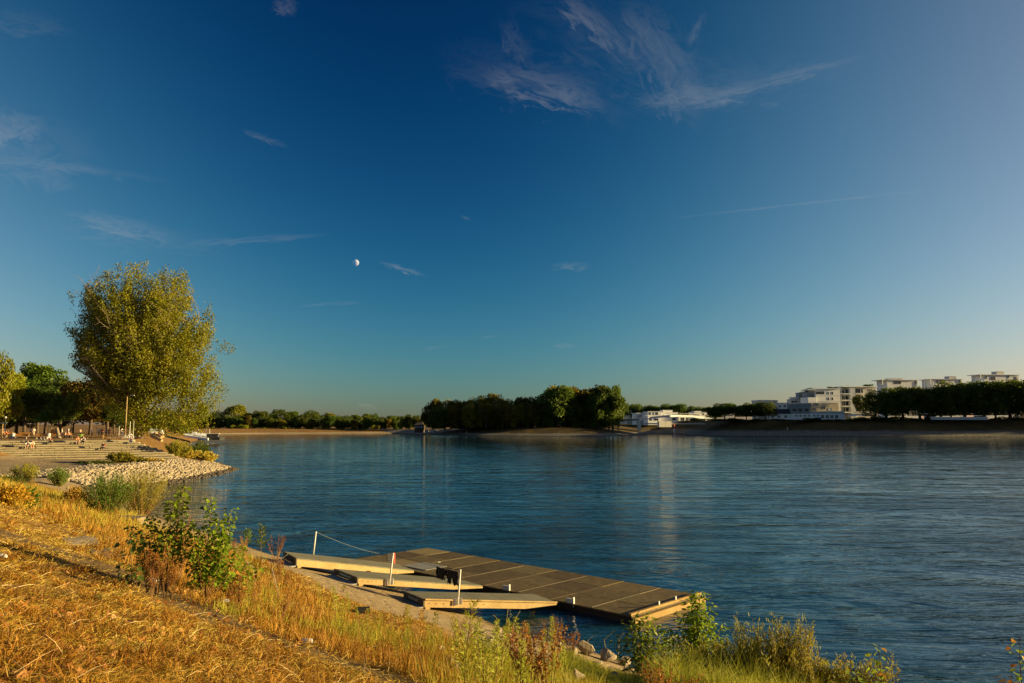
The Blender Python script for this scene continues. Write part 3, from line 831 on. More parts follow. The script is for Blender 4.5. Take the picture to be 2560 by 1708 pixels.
def detailed_tree(name, base, H, Wd, label, cat, leafmat, barkmat, n_leaf, leaf, seed, limbs, spread, trunk_r, lean=(0, 0), base_z=.08, extra=None, low=True, clip=None):
    """a tree near enough to show its limbs: limbs fan out of the bole, twigs carry leaf clumps"""
    rr = random.Random(seed); rg = np.random.default_rng(seed)
    b = MB(); tips = []
    def limb(p, d, L, r, lev):
        pts = [p]; q = p.copy(); dd = d.copy(); n = 5
        for i in range(n):
            dd = (dd + Vector((rr.uniform(-.16, .16), rr.uniform(-.16, .16), .06 + rr.uniform(-.08, .08)))).normalized()
            q = q + dd * (L / n); pts.append(q.copy())
        b.tube(pts, [r * (1 - .8 * i / n) for i in range(n + 1)], 6 if lev < 2 else 4, cap=False)
        if lev >= 1: tips.extend(pts[2:])
        if lev < 3:
            k = (7, 6, 4)[lev]
            for i in range(k):
                f = .25 + .75 * (i + .5) / k
                o = pts[min(int(f * n), n - 1)].lerp(pts[min(int(f * n) + 1, n)], f * n % 1)
                side = Vector((rr.gauss(0, 1), rr.gauss(0, 1), rr.gauss(.15, .6))).normalized()
                nd = (dd * .55 + side * .75).normalized()
                limb(o, nd, L * rr.uniform(.38, .55) * (1.15 - .4 * f), r * .42, lev + 1)
    bole = [Vector((0, 0, -.3)), Vector((lean[0] * .3, lean[1] * .3, H * .05)), Vector((lean[0], lean[1], H * base_z))]
    b.tube(bole, [trunk_r * 1.25, trunk_r, trunk_r * .9], 10, cap=False)
    for i in range(limbs):
        a = 2 * PI * i / limbs + rr.uniform(-.3, .3)
        th = spread[i % len(spread)]
        d = Vector((math.cos(a) * math.sin(th), math.sin(a) * math.sin(th) * .8, math.cos(th)))
        L = H * (.76 if th < .5 else .47) * rr.uniform(.9, 1.05)
        limb(bole[-1] - Vector((0, 0, rr.uniform(0, H * .03))), d, L, trunk_r * .50, 0)
    e = empty(name, base, 0, label, cat)
    T = np.array([tuple(t_) for t_ in tips])
    sx = Wd / (T[:, 0].max() - T[:, 0].min()); sz = H * .97 / T[:, 2].max()
    if clip is not None:
        zc, xl, xr = clip; vv2 = []
        for x, y, z in b.v:
            X0, Z0 = x * sx, z * sz; a_ = np.interp(Z0, zc, xl); b_ = np.interp(Z0, zc, xr)
            if Z0 > 4: X0 = min(max(X0, a_ * .86), b_ * .86); Z0 = min(Z0, zc[-1] * .95)
            vv2.append((X0 / sx, y, Z0 / sz))
        b.v = vv2
    me = b.mesh('trunk', M[barkmat], True)
    tr_ = link('trunk', me, e); tr_.scale = (sx, sx, sz)
    n_t = n_leaf if clip is None else int(n_leaf * .6)
    P = T[rg.integers(0, len(T), n_t)] * np.array([sx, sx, sz])
    P = P + rg.normal(size=P.shape) * np.array([.55, .55, .5]) * (Wd / 31) ** .5
    if clip is not None:                              # ascending sprays of leaves fill the crown between the limbs
        zc, xl, xr = clip
        def half(z, x, y):
            a_ = np.interp(z, zc, xl); b_ = np.interp(z, zc, xr); w_ = (fbm(z * .30 + x * .12, y * .3, 3) * 3.4 + vnoise(x * .45 + y * .3, z * .16 + 7) * 3.6)
            c_ = (a_ + b_) / 2; h_ = (b_ - a_) / 2 + w_
            return ((x - c_) / np.maximum(h_, .2)) ** 2 + (y / np.maximum(h_ * .8, .2)) ** 2
        k = 330; Z = zc[0] + (zc[-1] - zc[0]) * rg.random(k * 6); X_ = -16 + 32 * rg.random(k * 6); Y_ = -13 + 26 * rg.random(k * 6)
        hh = half(Z, X_, Y_); q = np.nonzero((hh < .95) & (rg.random(k * 6) < .12 + hh))[0][:k]
        per = int(n_leaf * .4) // max(1, len(q)); c0 = np.repeat(np.stack([X_[q], Y_[q], Z[q]], 1), per, 0)
        ax = np.stack([X_[q] * .05, Y_[q] * .05, np.ones(len(q))], 1); ax = np.repeat(unit(ax), per, 0)
        P2 = c0 + ax * (rg.normal(size=(len(c0), 1)) * 1.5) + rg.normal(size=c0.shape) * .40
        P = np.concatenate([P, P2]); P = P[half(P[:, 2], P[:, 0], P[:, 1]) < 1.0]
    if extra is not None:
        P = np.concatenate([P, extra(rg)])
    P = P[P[:, 2] > (.3 if low else H * base_z)]
    V, F = leaves(P, leaf, leaf * .75, rg=rg, droop=.4)
    link('crown', npmesh('crown', V, F, [M[leafmat]]), e)
    return e
# the great poplar on the promontory
gp = at(345, 1094, 150)
def skirt(rg):       # the low hanging foliage on its water side
    lob = [(4, -5, 5, 4.5, 3, 4.2), (8, -2, 7, 4.5, 4, 5), (0, -5, 8, 5, 3, 5), (-5, -2, 9, 4, 4, 4), (6, -4, 11, 6, 4, 4), (1.5, -5, 2.8, 3, 2, 2.6), (10, 0, 12, 4, 4, 5), (-3, 0, 15, 7, 6, 7), (4, 0, 19, 8, 6, 8), (2.5, -4.5, 1.5, 1.6, 2, 1.6), (11, -1, 4.5, 3.6, 3, 4.5), (13, 0, 9, 3.5, 4, 5), (8, -3, 2.5, 3.5, 2.5, 3)]
    P = crown_points(lob, 22000, rg, .2)
    return P
prof = [(1087, 385, 440), (1060, 335, 472), (1020, 300, 488), (980, 255, 528), (940, 205, 548), (900, 170, 550), (850, 162, 528), (800, 166, 505), (760, 172, 488), (720, 180, 462), (690, 215, 448), (668, 260, 425), (655, 330, 390)]
CLIP = ([(1094 - y) * .078 for y, a, b_ in prof], [(a - 345) * .078 for y, a, b_ in prof], [(b_ - 345) * .078 for y, a, b_ in prof])
detailed_tree('great_poplar', gp, 34.0, 31.5, 'great yellow green poplar with pale limbs towering over the riverside steps', 'tree', 'leaf_big', 'bark', 112000, .34, 11,
              15, (.10, .38, .22, .58, .30, .66, .45, .70, .15, .6, .68), .75, base_z=.10, extra=skirt, clip=CLIP)
# two bright saplings
for i, (px, yt, w, lab) in enumerate([(127, 990, 66, 'slim young green tree on the park lawn, left of the bright pair'), (178, 975, 62, 'bright yellow green young tree on the park lawn, right of the pair')]):
    b0 = at(px, 1092, 152); hgt = at(px, yt, 152).z - b0.z
    detailed_tree('young_tree', b0, hgt, w * 152 / F_PX, lab, 'tree', 'leaf_bright' if i else 'leaf_green', 'bark', 5200, .30, 21 + i, 5, (.3, .8, .5, 1.0, .2), .12, base_z=.34, low=False)

M['tread'] = mat_simple('dark_tread', (.045, .034, .012), (.11, .08, .03), .5, .95, detail=8)  # treads set darker than the risers so the rows stand apart
M['steps'] = mat_simple('steps_concrete', (.36, .29, .17), (.54, .44, .27), .7, .9)
# ------------------------------------------------------------------ riverside steps
def stair_pt(u, v, z):
    nx, ny = STAIR_N
    return (STAIR_C[0] + ny * u - nx * v, STAIR_C[1] - nx * u - ny * v, z)
steps = empty('riverside_steps', stair_pt(0, 0, 0)[:2] + (0,), 0, 'wide flight of low concrete sitting steps going down to the gravel', 'steps')
for k in range(STAIR_N_ROWS):
    zt = STAIR_TOP - k * STAIR_RISE
    v1 = -k * STAIR_TREAD; v0 = v1 + STAIR_TREAD + (2.0 if k == 0 else .1)
    u0 = -.75 * k * STAIR_TREAD * (1.0)
    u = u0 + random.uniform(0, .3); row = k
    end = 38
    while u < end:
        w = random.choice((3.6, 4.2, 4.8))
        z_ = zt + random.uniform(-.02, .02); dv = random.uniform(-.03, .03)
        b = MB()
        a, c = u + .02, u + w - .02
        sk = -.45 if u < u0 + .4 else 0                      # the slanted right hand ends
        P8 = [stair_pt(c, v1 + dv, z_ - .42), stair_pt(a + sk, v1 + dv, z_ - .42), stair_pt(a, v0, z_ - .42), stair_pt(c, v0, z_ - .42)]
        T8 = [stair_pt(c, v1 + dv, z_), stair_pt(a, v1 + dv, z_), stair_pt(a, v0, z_), stair_pt(c, v0, z_)]
        P8 = [tuple(Vector(p) - steps.location) for p in P8 + T8]
        b.hexa(P8)
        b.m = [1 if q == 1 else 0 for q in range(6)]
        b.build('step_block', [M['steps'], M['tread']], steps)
        u += w

# ------------------------------------------------------------------ landing stage
deckmat, t, out = mat_new('ribbed_deck')
tcn = t.node('ShaderNodeTexCoord'); O = tcn.outputs['Object']
oi = t.node('ShaderNodeObjectInfo')
n1 = t.noise(O, 1.3, 6, .7, 1.2); n2 = t.noise(O, 6, 4, .7)
wv = t.node('ShaderNodeTexWave'); t.put(wv.inputs[0], O); wv.inputs['Scale'].default_value = 7; wv.inputs['Distortion'].default_value = .2
c = t.ramp(t.math('ADD', t.math('MULTIPLY', n1, .55), t.math('MULTIPLY', oi.outputs['Random'], .35)), [(.25, (.06, .038, .012)), (.42, (.15, .098, .032)), (.58, (.22, .155, .055)), (.72, (.16, .14, .05)), (.85, (.10, .055, .024))])
c = t.mix(t.maprange(n2, .35, .65, 0, .6), c, (.045, .03, .014))
c = t.mix(t.math('MULTIPLY', wv.outputs['Fac'], .22), c, (.05, .04, .025))
principled(t, out, c, .8, .25, 0, bump(t, wv.outputs['Fac'], .5, .01))
M['deck'] = deckmat
M['deck_light'] = mat_simple('pale_deck_plate', (.24, .23, .20), (.32, .31, .27), 2, .8)
M['deck_ochre'] = mat_simple('ochre_deck_plate', (.22, .16, .06), (.30, .22, .09), 2, .8)
M['dark_timber'] = mat_simple('yellow_timber_beam', (.22, .13, .035), (.36, .23, .07), 1.5, .8, bmp=.5)
M['seam'] = mat_simple('seam_strip', (.11, .085, .045), (.17, .135, .075), 3, .7)
M['hull'] = mat_simple('pontoon_hull', (.018, .015, .012), (.04, .03, .02), 2, .7)

ZD = .27
A, B, C_, D_ = on(1580, 1541, ZD), on(1738, 1478, ZD), on(1060, 1368, ZD), on(895, 1393, ZD)
Lx = ((C_ - B) + (D_ - A)); Lx.z = 0; PL_len = Lx.length / 2; Lx.normalize()
Wy = Vector((Lx.y, -Lx.x, 0))
if Wy.dot(B - A) < 0: Wy = -Wy
PW = ((B - A).dot(Wy) + (C_ - D_).dot(Wy)) / 2
ang = math.atan2(Lx.y, Lx.x)
print('PONTOON', PL_len, PW, math.degrees(ang), (B - A).dot(Lx), (C_ - D_).dot(Lx))
# local frame: x along the pontoon away from the near end, y across; y is +Wy or mirrored
sgn = 1 if (Vector((-math.sin(ang), math.cos(ang), 0)).dot(Wy) > 0) else -1
pon = empty('pontoon', (A.x, A.y, 0), ang, 'long flat floating landing stage with grid of worn olive deck panels', 'landing stage')
def Y(v): return sgn * v
b = MB(); y0, y1 = sorted((Y(.05), Y(PW - .05))); b.box(.05, y0, -.30, PL_len - .05, y1, ZD - .05); b.build('hull', M['hull'], pon)
nx_, ny_ = 9, 3
for i in range(nx_):
    for j in range(ny_):
        xa, xb = PL_len * i / nx_ + .025, PL_len * (i + 1) / nx_ - .025
        ya, yb = sorted((Y(PW * j / ny_ + .012), Y(PW * (j + 1) / ny_ - .012)))
        mt = M['deck']
        if (i, j) in ((8, 2), (7, 0)): mt = M['deck_ochre']
        b = MB(); zt = ZD + random.uniform(-.006, .006); b.box(xa, ya, ZD - .045, xb, yb, zt)
        o = b.build('deck_panel', mt, pon)
        if (i, j) in ((8, 2), (7, 0)): o['label'] = 'ochre coloured deck panel'
b = MB(); ya, yb = sorted((Y(.45), Y(1.75))); b.box(PL_len * .70, ya, ZD + .008, PL_len * .70 + 1.7, yb, ZD + .022); b.build('patch_panel', M['deck_light'], pon)['label'] = 'pale grey rectangular plate'
for i in range(1, nx_):
    b = MB(); ya, yb = sorted((Y(.1), Y(PW - .3 if i % 2 else PW - 1.4)))
    if i % 2: b.box(PL_len * i / nx_ - .02, ya, ZD - .02, PL_len * i / nx_ + .02, yb, ZD + .014)
    else: b.box(PL_len * i / nx_ - .012, ya, ZD - .02, PL_len * i / nx_ + .012, yb, ZD - .002)
    b.build('seam_strip', M['seam'], pon)
for (yy, zz, hh, rr_) in ((0, 0, .10, 0),):
    b = MB(); ya, yb = sorted((Y(-.02), Y(PW + .02))); b.box(-.16, ya, -.02, .0, yb, ZD - .06); b.build('end_beam', M['dark_timber'], pon)
    b = MB(); b.box(.02, ya, ZD + .006, .14, yb, ZD + .085); b.build('edge_timber', M['dark_timber'], pon)
for y_ in (PW * .38, PW * .62):
    b = MB(); b.box(.04, Y(y_) - .03, ZD + .085, .1, Y(y_) + .03, ZD + .22); b.build('bollard', M['galv'], pon)
for k, x_ in enumerate((PL_len * .37, PL_len * .17)):         # hinge brackets on the shoreward edge
    b = MB(); ya, yb = sorted((Y(.02), Y(.09)))
    b.box(x_ - .16, ya, ZD - .02, x_ + .16, yb, ZD + .17)
    b.add([(x_ + .161, ya, ZD + .17), (x_ + .161, ya, ZD), (x_ + .161, ya + Y(.2), ZD), (x_ + .15, yb, ZD + .17), (x_ + .15, yb, ZD), (x_ + .15, yb + Y(.2), ZD)], [(0, 1, 2), (5, 4, 3), (0, 2, 5, 3), (0, 3, 4, 1), (1, 4, 5, 2)])
    b.box(x_ - .20, ya, ZD - .12, x_ - .162, yb, ZD + .24)
    b.build('bracket', M['galv'], pon)
# a sign frame stood on the shoreward edge
s0 = on(975, 1416, ZD)
sg = empty('sign_panel', s0, RAD(38), 'small dark slatted panel with red frame standing on the landing stage edge', 'sign')
b = MB(); b.box(-.17, -.02, 0.03, .17, .02, .62); b.build('board', M['black'], sg)
for z_ in (.12, .22, .32, .42, .52):
    b = MB(); b.box(-.16, -.03, z_, .15, -.021, z_ + .035); b.build('slat', M['roof'], sg)
b = MB(); b.box(.17, -.05, 0, .25, .05, .60); b.build('red_post', M['red'], sg)
b = MB(); b.box(-.10, -.16, 0, .42, .12, .03); b.build('foot_plate', M['red'], sg)
cu = on(1098, 1408, ZD)
c0 = empty('metal_cleat', cu + Vector((0, 0, .012)), .4, 'tiny pale mooring cleat lying on the deck behind the pale plate', 'cleat')
b = MB(); b.tube([(-.08, 0, .05), (.08, 0, .05)], .012, 6); b.build('horn', M['galv'], c0)
for s in (-.03, .03): MB().tube([(s, 0, 0), (s, 0, .05)], .012, 6).build('leg', M['galv'], c0)

# ------------------------------------------------------------------ the three gangways
def gangway(fl, fb, bl, fr, br, zr, label, plate, lip, holes):
    """pixels: front-left top, its bottom, back-left top, front-right tip, back-right"""
    g = ground(*fb)
    d = g.y; ztop = at(fl[0], fl[1], d).z
    FL = at(fl[0], fl[1], d); BL = on(bl[0], bl[1], ztop); FR = on(fr[0], fr[1], zr); BR = on(br[0], br[1], zr)
    dep = ztop - g.z - .10
    print('GANG', FL, BL, FR, BR, (FL - BL).length, (FR - FL).length, dep)
    e = empty('gangway', (FL.x, FL.y, g.z), 0, label, 'gangway', 'aluminium gangways leading to the landing stage')
    O_ = e.location
    loc = lambda p: tuple(Vector(p) - O_)
    wv_ = (BL - FL); lg = (FR - FL); ul = lg.normalized(); uw = Vector((wv_.x, wv_.y, 0)).normalized()
    n = 5
    for i in range(n):                                                   # deck plates
        f0, f1 = i / n, (i + 1) / n
        p = lambda f, w_: (FL.lerp(FR, f)).lerp(BL.lerp(BR, f), w_)
        q = [p(f0, 0) + ul * .01, p(f1, 0) - ul * .01, p(f1, 1) - ul * .01, p(f0, 1) + ul * .01]
        b = MB(); b.hexa([loc(v - Vector((0, 0, .045))) for v in q] + [loc(v) for v in q]); b.build('deck_plate', M['gang'], e)
    def beam(p0, p1, out_, name, d0, d1):
        """side girder: full depth for two thirds, then rises to the tip"""
        prof = [(0, 0), (.72, 0), (1, 0), (1, -d1), (.74, -d0), (0, -d0)]
        b = MB(); vs = []
        for off in (0, .07):
            for f, z_ in prof:
                v = p0.lerp(p1, f) + out_ * (off - .075); vs.append(loc((v.x, v.y, v.z + z_ - .048)))
        nn = len(prof)
        b.add(vs, [tuple(range(nn))[::-1], tuple(range(nn, 2 * nn))] + [(i, (i + 1) % nn, nn + (i + 1) % nn, nn + i) for i in range(nn)])
        return b.build(name, M['beam'], e)
    sb = beam(FL, FR, -uw, 'side_girder', dep, .06)
    beam(BL, BR, uw, 'side_girder', dep, .06)
    # lip along the top of the near girder
    if lip:
        b = MB(); a_, c_ = FL - uw * .0, FR
        q = [a_ - uw * .05, c_ - uw * .05, c_ + uw * .02, a_ + uw * .02]
        b.hexa([loc(v + Vector((0, 0, -.03))) for v in q] + [loc(v + Vector((0, 0, .018))) for v in q]); b.build('kerb_rail', M['beam'], e)
    # end plate on the landward end
    e0, e1 = FL, BL
    b = MB(); q = [e0 - ul * .05, e0 - ul * .0, e1 - ul * .0, e1 - ul * .05]
    b.hexa([loc(v + Vector((0, 0, -dep - .02))) for v in q] + [loc(v + Vector((0, 0, -.0))) for v in q]); ep = b.build('end_plate', M['hull2'], e)
    b = MB(); pm = lambda f: e0.lerp(e1, f)
    q = [pm(.25) - ul * .075, pm(.25) - ul * .05, pm(.72) - ul * .05, pm(.72) - ul * .075]
    b.hexa([loc(v + Vector((0, 0, -dep * .72))) for v in q] + [loc(v + Vector((0, 0, -dep * .32))) for v in q]); b.build('number_plate', M[plate], ep)
    # hinged flap at the foot
    b = MB(); q = [e0 - ul * .62, e0 - ul * .05, e1 - ul * .05, e1 - ul * .62]
    b.hexa([loc(Vector((v.x, v.y, e0.z - dep - .06))) for v in q] + [loc(Vector((v.x, v.y, e0.z - dep - .02))) for v in q]); b.build('hinged_flap', M['deck_light'], e)
    for f in (.06, .94):
        c = pm(f) - ul * .35; c.z = e0.z - dep - .10
        b = MB(); b.ring(loc(c), uw, .055, .035, 14, 6); b.build('wheel', M['darkmetal'], e)
    c = e0 + ul * .12; b = MB()
    q = [c - ul * .09, c + ul * .09, c + ul * .09 + uw * .12, c - ul * .09 + uw * .12]
    b.hexa([loc(Vector((v.x, v.y, e0.z - dep - .13))) for v in q] + [loc(Vector((v.x, v.y, e0.z - dep - .04))) for v in q]); b.build('foot_block', M['beam'], e)
    for f in holes:
        c = FL.lerp(FR, f) - uw * .0; c.z -= dep * .62
        b = MB(); b.tube([loc(c - uw * .010), loc(c + uw * .004)], .014, 8); b.build('bolt', M['darkmetal'], sb)
    def pole(pb, pt, side=0.0, name='pole'):
        """pole standing at the near girder, foot and head seen at pb, pt"""
        # distance of the girder at this bearing
        r = ray(*pb); best = None
        for i in range(400):
            f = i / 399; v = (FL.lerp(FR, f) if side == 0 else BL.lerp(BR, f)); k = abs(v.x / v.y - r.x / r.y)
            if best is None or k < best[0]: best = (k, v)
        d = best[1].y - (.06 if side == 0 else -.06)
        p0, p1 = at(*pb, d), at(*pt, d)
        b = MB(); b.tube([loc(p0), loc(p1)], .032, 10); o = b.build(name, M['galv'], e, smooth=True)
        MB().tube([loc(p1), loc(p1 + Vector((0, 0, .02)))], .036, 10).build('pole_cap', M['galv'], o)
        if side == 0:
            for s in (-1, 1):
                b = MB(); q = p0 + ul * (.115 * s); q.z = p0.z + .12
                b.box(*loc(q + Vector((-.05, -.03, -.11))), *loc(q + Vector((.05, .02, .11)))); o2 = b.build('bracket', M['galv'], o)
        return p0, p1
    return e, pole
M['gang'] = mat_simple('gangway_plate', (.13, .12, .075), (.19, .175, .115), 1.6, .75, bmp=.2)
M['hull2'] = mat_simple('dark_end_plate', (.07, .055, .035), (.11, .09, .05), 2, .7)
g1, pole1 = gangway((743, 1396), (737, 1419), (711, 1379), (1035, 1426), (990, 1409), .36, 'rearmost of three gangways, its side beam half in shadow, thin pole at its back', 'hull', False, ())
g2, pole2 = gangway((896, 1444), (892, 1464), (838, 1422), (1207, 1464), (1152, 1449), .36, 'middle of three gangways with small green plate on its end and a white pole', 'green_sign', False, (.03, .07, .10, .27))
g3, pole3 = gangway((1062, 1498), (1061, 1523), (1012, 1478), (1392, 1505), (1335, 1485), .36, 'nearest of three gangways with pale kerb rail and white pole', 'deck_light', True, (.03, .08, .13, .42))
q1 = pole1((783, 1389), (790, 1330), 1)
q2 = pole2((973, 1463), (983, 1384))
q3 = pole3((1144, 1513), (1151, 1425))
def rope(name, a, b_, sag, r, label, mat):
    pts = []
    for i in range(15):
        f = i / 14; p = Vector(a).lerp(Vector(b_), f); p.z -= sag * 4 * f * (1 - f); pts.append(p)
    o = MB().tube(pts, r, 5).build(name, M[mat])
    return tag(o, label, 'rope')
rope('rope', q1[1], on(948, 1384, ZD), .10, .004, 'thin rope running from the rearmost pole down to the landing stage', 'deck_light')
rope('rope', q2[1] + Vector((0, 0, -.02)), q3[1] + Vector((0, 0, -.02)), .06, .006, 'taut line between the two nearer white poles with black clothes on it', 'darkmetal')
rope('rope', q3[1] + Vector((0, 0, -.3)), q3[1] + Vector((-.1, .1, -.02)), 0, .004, 'short cord at the top of the nearest white pole', 'darkmetal') if False else None
rope('rope', ground(566, 1347) + Vector((0, 0, .15)), ground(706, 1396) + Vector((0, 0, .3)), .05, .02, 'dark chain like rope lying along the water edge left of the gangways', 'darkmetal')
# black wetsuit pieces over the line
def cloth(name, f0, f1, drop, label, legs=False):
    a, b_ = q2[1] + Vector((0, 0, -.03)), q3[1] + Vector((0, 0, -.03))
    b = MB(); n = 10; vs = []; fs = []
    rows = 7
    for s in (-1, 1):
        base = len(vs)
        for j in range(rows):
            for i in range(n + 1):
                f = f0 + (f1 - f0) * i / n; p = a.lerp(b_, f)
                bottom = drop * (1 - (.45 if legs and 3 < i < 6 else 0) - .22 * abs(math.sin(i * 1.3)))
                dz = j / (rows - 1) * bottom
                th = (.03 + .02 * math.sin(i * 1.7 + j)) * min(1, j + .25)
                vs.append((p.x + .02 * math.sin(j * 1.9 + i), p.y + s * th, p.z - dz - .06))
        for j in range(rows - 1):
            for i in range(n):
                q = base + j * (n + 1) + i
                fs.append((q, q + 1, q + n + 2, q + n + 1) if s > 0 else (q, q + n + 1, q + n + 2, q + 1))
    m_ = (n + 1) * rows
    for i in range(n):      # close top and bottom
        fs.append((i, m_ + i, m_ + i + 1, i + 1)); q = (rows - 1) * (n + 1) + i; fs.append((q, q + 1, m_ + q + 1, m_ + q))
    for j in range(rows - 1):
        q = j * (n + 1); fs.append((q, q + n + 1, m_ + q + n + 1, m_ + q)); q += n; fs.append((q, m_ + q, m_ + q + n + 1, q + n + 1))
    b.add(vs, fs); return tag(b.build(name, M['black']), label, 'clothing')
def fpx(px):
    best = min(range(401), key=lambda i: abs((lambda v: CX + F_PX * v.x / v.y)(q2[1].lerp(q3[1], i / 400)) - px)); return best / 400
cloth('wetsuit', fpx(1095), fpx(1117), .46, 'left black garment hanging on the line beside the nearest white pole')
cloth('wetsuit', fpx(1122), fpx(1149), .55, 'right black garment hanging against the nearest white pole', True)
cloth('strap', fpx(1117), fpx(1122), .26, 'narrow black straps hanging between the two black garments')
# red scrap on the middle gangway
pz = on(921, 1429, .85)
tag(MB().box(-.10, -.04, 0, .10, .04, .025, ).build('red_rag', M['red'], loc=pz), 'small red and white scrap lying on the middle gangway', 'rag')

M['slab'] = mat_simple('worn_slab_concrete', (.17, .13, .085), (.27, .21, .14), 1.5, .95)
# ------------------------------------------------------------------ concrete slabs let into the grassy slope, low wall, driftwood
for (a, lab) in [([(148, 1316), (205, 1314), (222, 1328), (160, 1330)], 'upper worn concrete slab in the grass slope'), ([(150, 1345), (232, 1341), (262, 1362), (170, 1362)], 'middle concrete slab in the dry grass slope'),
                 ([(222, 1376), (290, 1370), (330, 1392), (240, 1395)], 'lowest concrete slab in the slope beside the trodden path')]:
    P4 = [ground(*p) for p in a]; c = sum(P4, Vector()) / 4; zt = max(p.z for p in P4) + .03
    b = MB(); q = [P4[3], P4[2], P4[1], P4[0]]
    b.hexa([(p.x - c.x, p.y - c.y, p.z - .25 - c.z) for p in q] + [(p.x - c.x, p.y - c.y, p.z + .012 - c.z) for p in q])
    tag(b.build('concrete_slab', M['slab'], loc=c), lab, 'slab')
g = ground(300, 1300); b = MB(); b.hexa([(-1.5, -.5, -.6), (1.1, -.5, -.6), (1.1, .7, -.6), (-1.3, .7, -.6), (-1.5, -.5, .14), (1.1, -.5, .12), (1.15, .7, .12), (-1.3, .7, .16)])
tag(b.build('concrete_block', M['slab'], loc=g), 'low broad concrete block at the foot of the willow bush', 'block')
a, b_ = at(272, 1163.5, 97), at(336, 1162, 97)
pts = [a.lerp(b_, i / 8) + Vector((0, 0, .10 * math.sin(i * 1.1))) for i in range(9)]
dw = MB().tube(pts, [.05, .09, .11, .10, .12, .11, .10, .08, .05], 7).build('driftwood_log', M['driftwood'] if 'driftwood' in M else M['stone'], smooth=True)
tag(dw, 'long pale bleached driftwood log lying on the stones below the steps', 'log')
# felled logs beside the great poplar
for i, (pa, pb, D) in enumerate([((382, 1092), (405, 1102), 140), ((386, 1086), (404, 1094), 142), ((378, 1090), (392, 1084), 143), ((396, 1084), (408, 1092), 143)]):
    a, b_ = at(*pa, D), at(*pb, D - 1.5)
    tag(MB().tube([a, a.lerp(b_, .5) + Vector((0, 0, .05)), b_], [.32, .30, .26], 9).build('cut_log', M['timber'], smooth=False),
        ['lowest cut log beside the great poplar', 'upper cut log on the pile beside the great poplar', 'left short log of the pile beside the great poplar', 'right short log of the pile beside the great poplar'][i], 'log')

# ------------------------------------------------------------------ stones: riprap headland, and boulders by the near shore
def rock_mesh(seed, mat, sub=1):
    rr = random.Random(seed); bm = bmesh.new(); bmesh.ops.create_icosphere(bm, subdivisions=sub, radius=.5)
    ax = [Vector((rr.gauss(0, 1), rr.gauss(0, 1), rr.gauss(0, 1))).normalized() for _ in range(6 if sub < 2 else 11)]
    cut = .33 if sub < 2 else .30
    for v in bm.verts:
        for a in ax:
            d = v.co.dot(a)
            if d > cut: v.co -= a * (d - cut)
        v.co *= rr.uniform(.94, 1.06) if sub < 2 else 1 + .07 * mnoise.noise(v.co * 5 + Vector((seed, 0, 0)))
    me = bpy.data.meshes.new('stone'); bm.to_mesh(me); bm.free(); me.materials.append(mat); return me
BOULDERS = [rock_mesh(i + 40, M['stone'], 3) for i in range(6)]
ROCKS = [rock_mesh(i, M['stone']) for i in range(8)]
WROCKS = [rock_mesh(i + 20, M['wetstone']) for i in range(4)]
rip = empty('stone_headland', (-46, 110, 0), 0, 'headland of loose pale broken stones running out into the river', 'stone bank')
cand = []
tries = 0
while len(cand) < 26000 and tries < 200000:
    tries += 1
    x, y = random.uniform(-66, -36), random.uniform(76, 136)
    cand.append((x, y))
X = np.array(cand); Zs, Ss = z_left(X[:, 0], X[:, 1])
uu_, vv_ = stair_uv(X[:, 0], X[:, 1])
wid = 9.5 + 1.5 * vnoise(X[:, 0] * .4, X[:, 1] * .4)
okm = (Ss > -.4) & (Ss < wid + (X[:, 1] < 98) * 3) & ~((vv_ > -13) & (uu_ > -10.5))
X, Zs, Ss = X[okm], Zs[okm], Ss[okm]
order = np.argsort(np.hypot(X[:, 0], X[:, 1]) + 8 * rng.random(len(X)))[:9000]
stoneV, stoneF, k0 = [], [], 0
for n_, i in enumerate(order):
    size = random.uniform(.38, .72) if n_ < 300 else random.uniform(.22, .52)
    wet = Ss[i] < .9
    loc_ = Vector((X[i, 0], X[i, 1], Zs[i] + size * .12))
    if n_ < 300:
        o = link('stone', (WROCKS if wet else ROCKS)[n_ % (4 if wet else 8)], rip, loc_ - rip.location)
        o.scale = (size * 1.2, size, size * random.uniform(.5, .8)); o.rotation_euler = (random.uniform(-.4, .4), random.uniform(-.4, .4), random.uniform(0, 6.3))
    else:
        me = ROCKS[n_ % 8]
        R_ = Matrix.Rotation(random.uniform(0, 6.3), 3, 'Z') @ Matrix.Rotation(random.uniform(-.6, .6), 3, 'X') @ Matrix.Diagonal((size * 1.2, size, size * random.uniform(.5, .9)))
        stoneV.append((np.array([tuple(v.co) for v in me.vertices]) @ np.array(R_).T + np.array(loc_ - rip.location), wet, me))
for wet in (False, True):
    vs, fs, k0 = [], [], 0
    for V, w_, me in stoneV:
        if w_ != wet: continue
        vs.append(V); fs.append(np.array([tuple(p.vertices) for p in me.polygons]) + k0); k0 += len(V)
    o = link('wet_stones' if wet else 'small_stones', npmesh('stones', np.concatenate(vs), np.concatenate(fs), [M['wetstone'] if wet else M['stone']]), rip)
    o['kind'] = 'stuff'
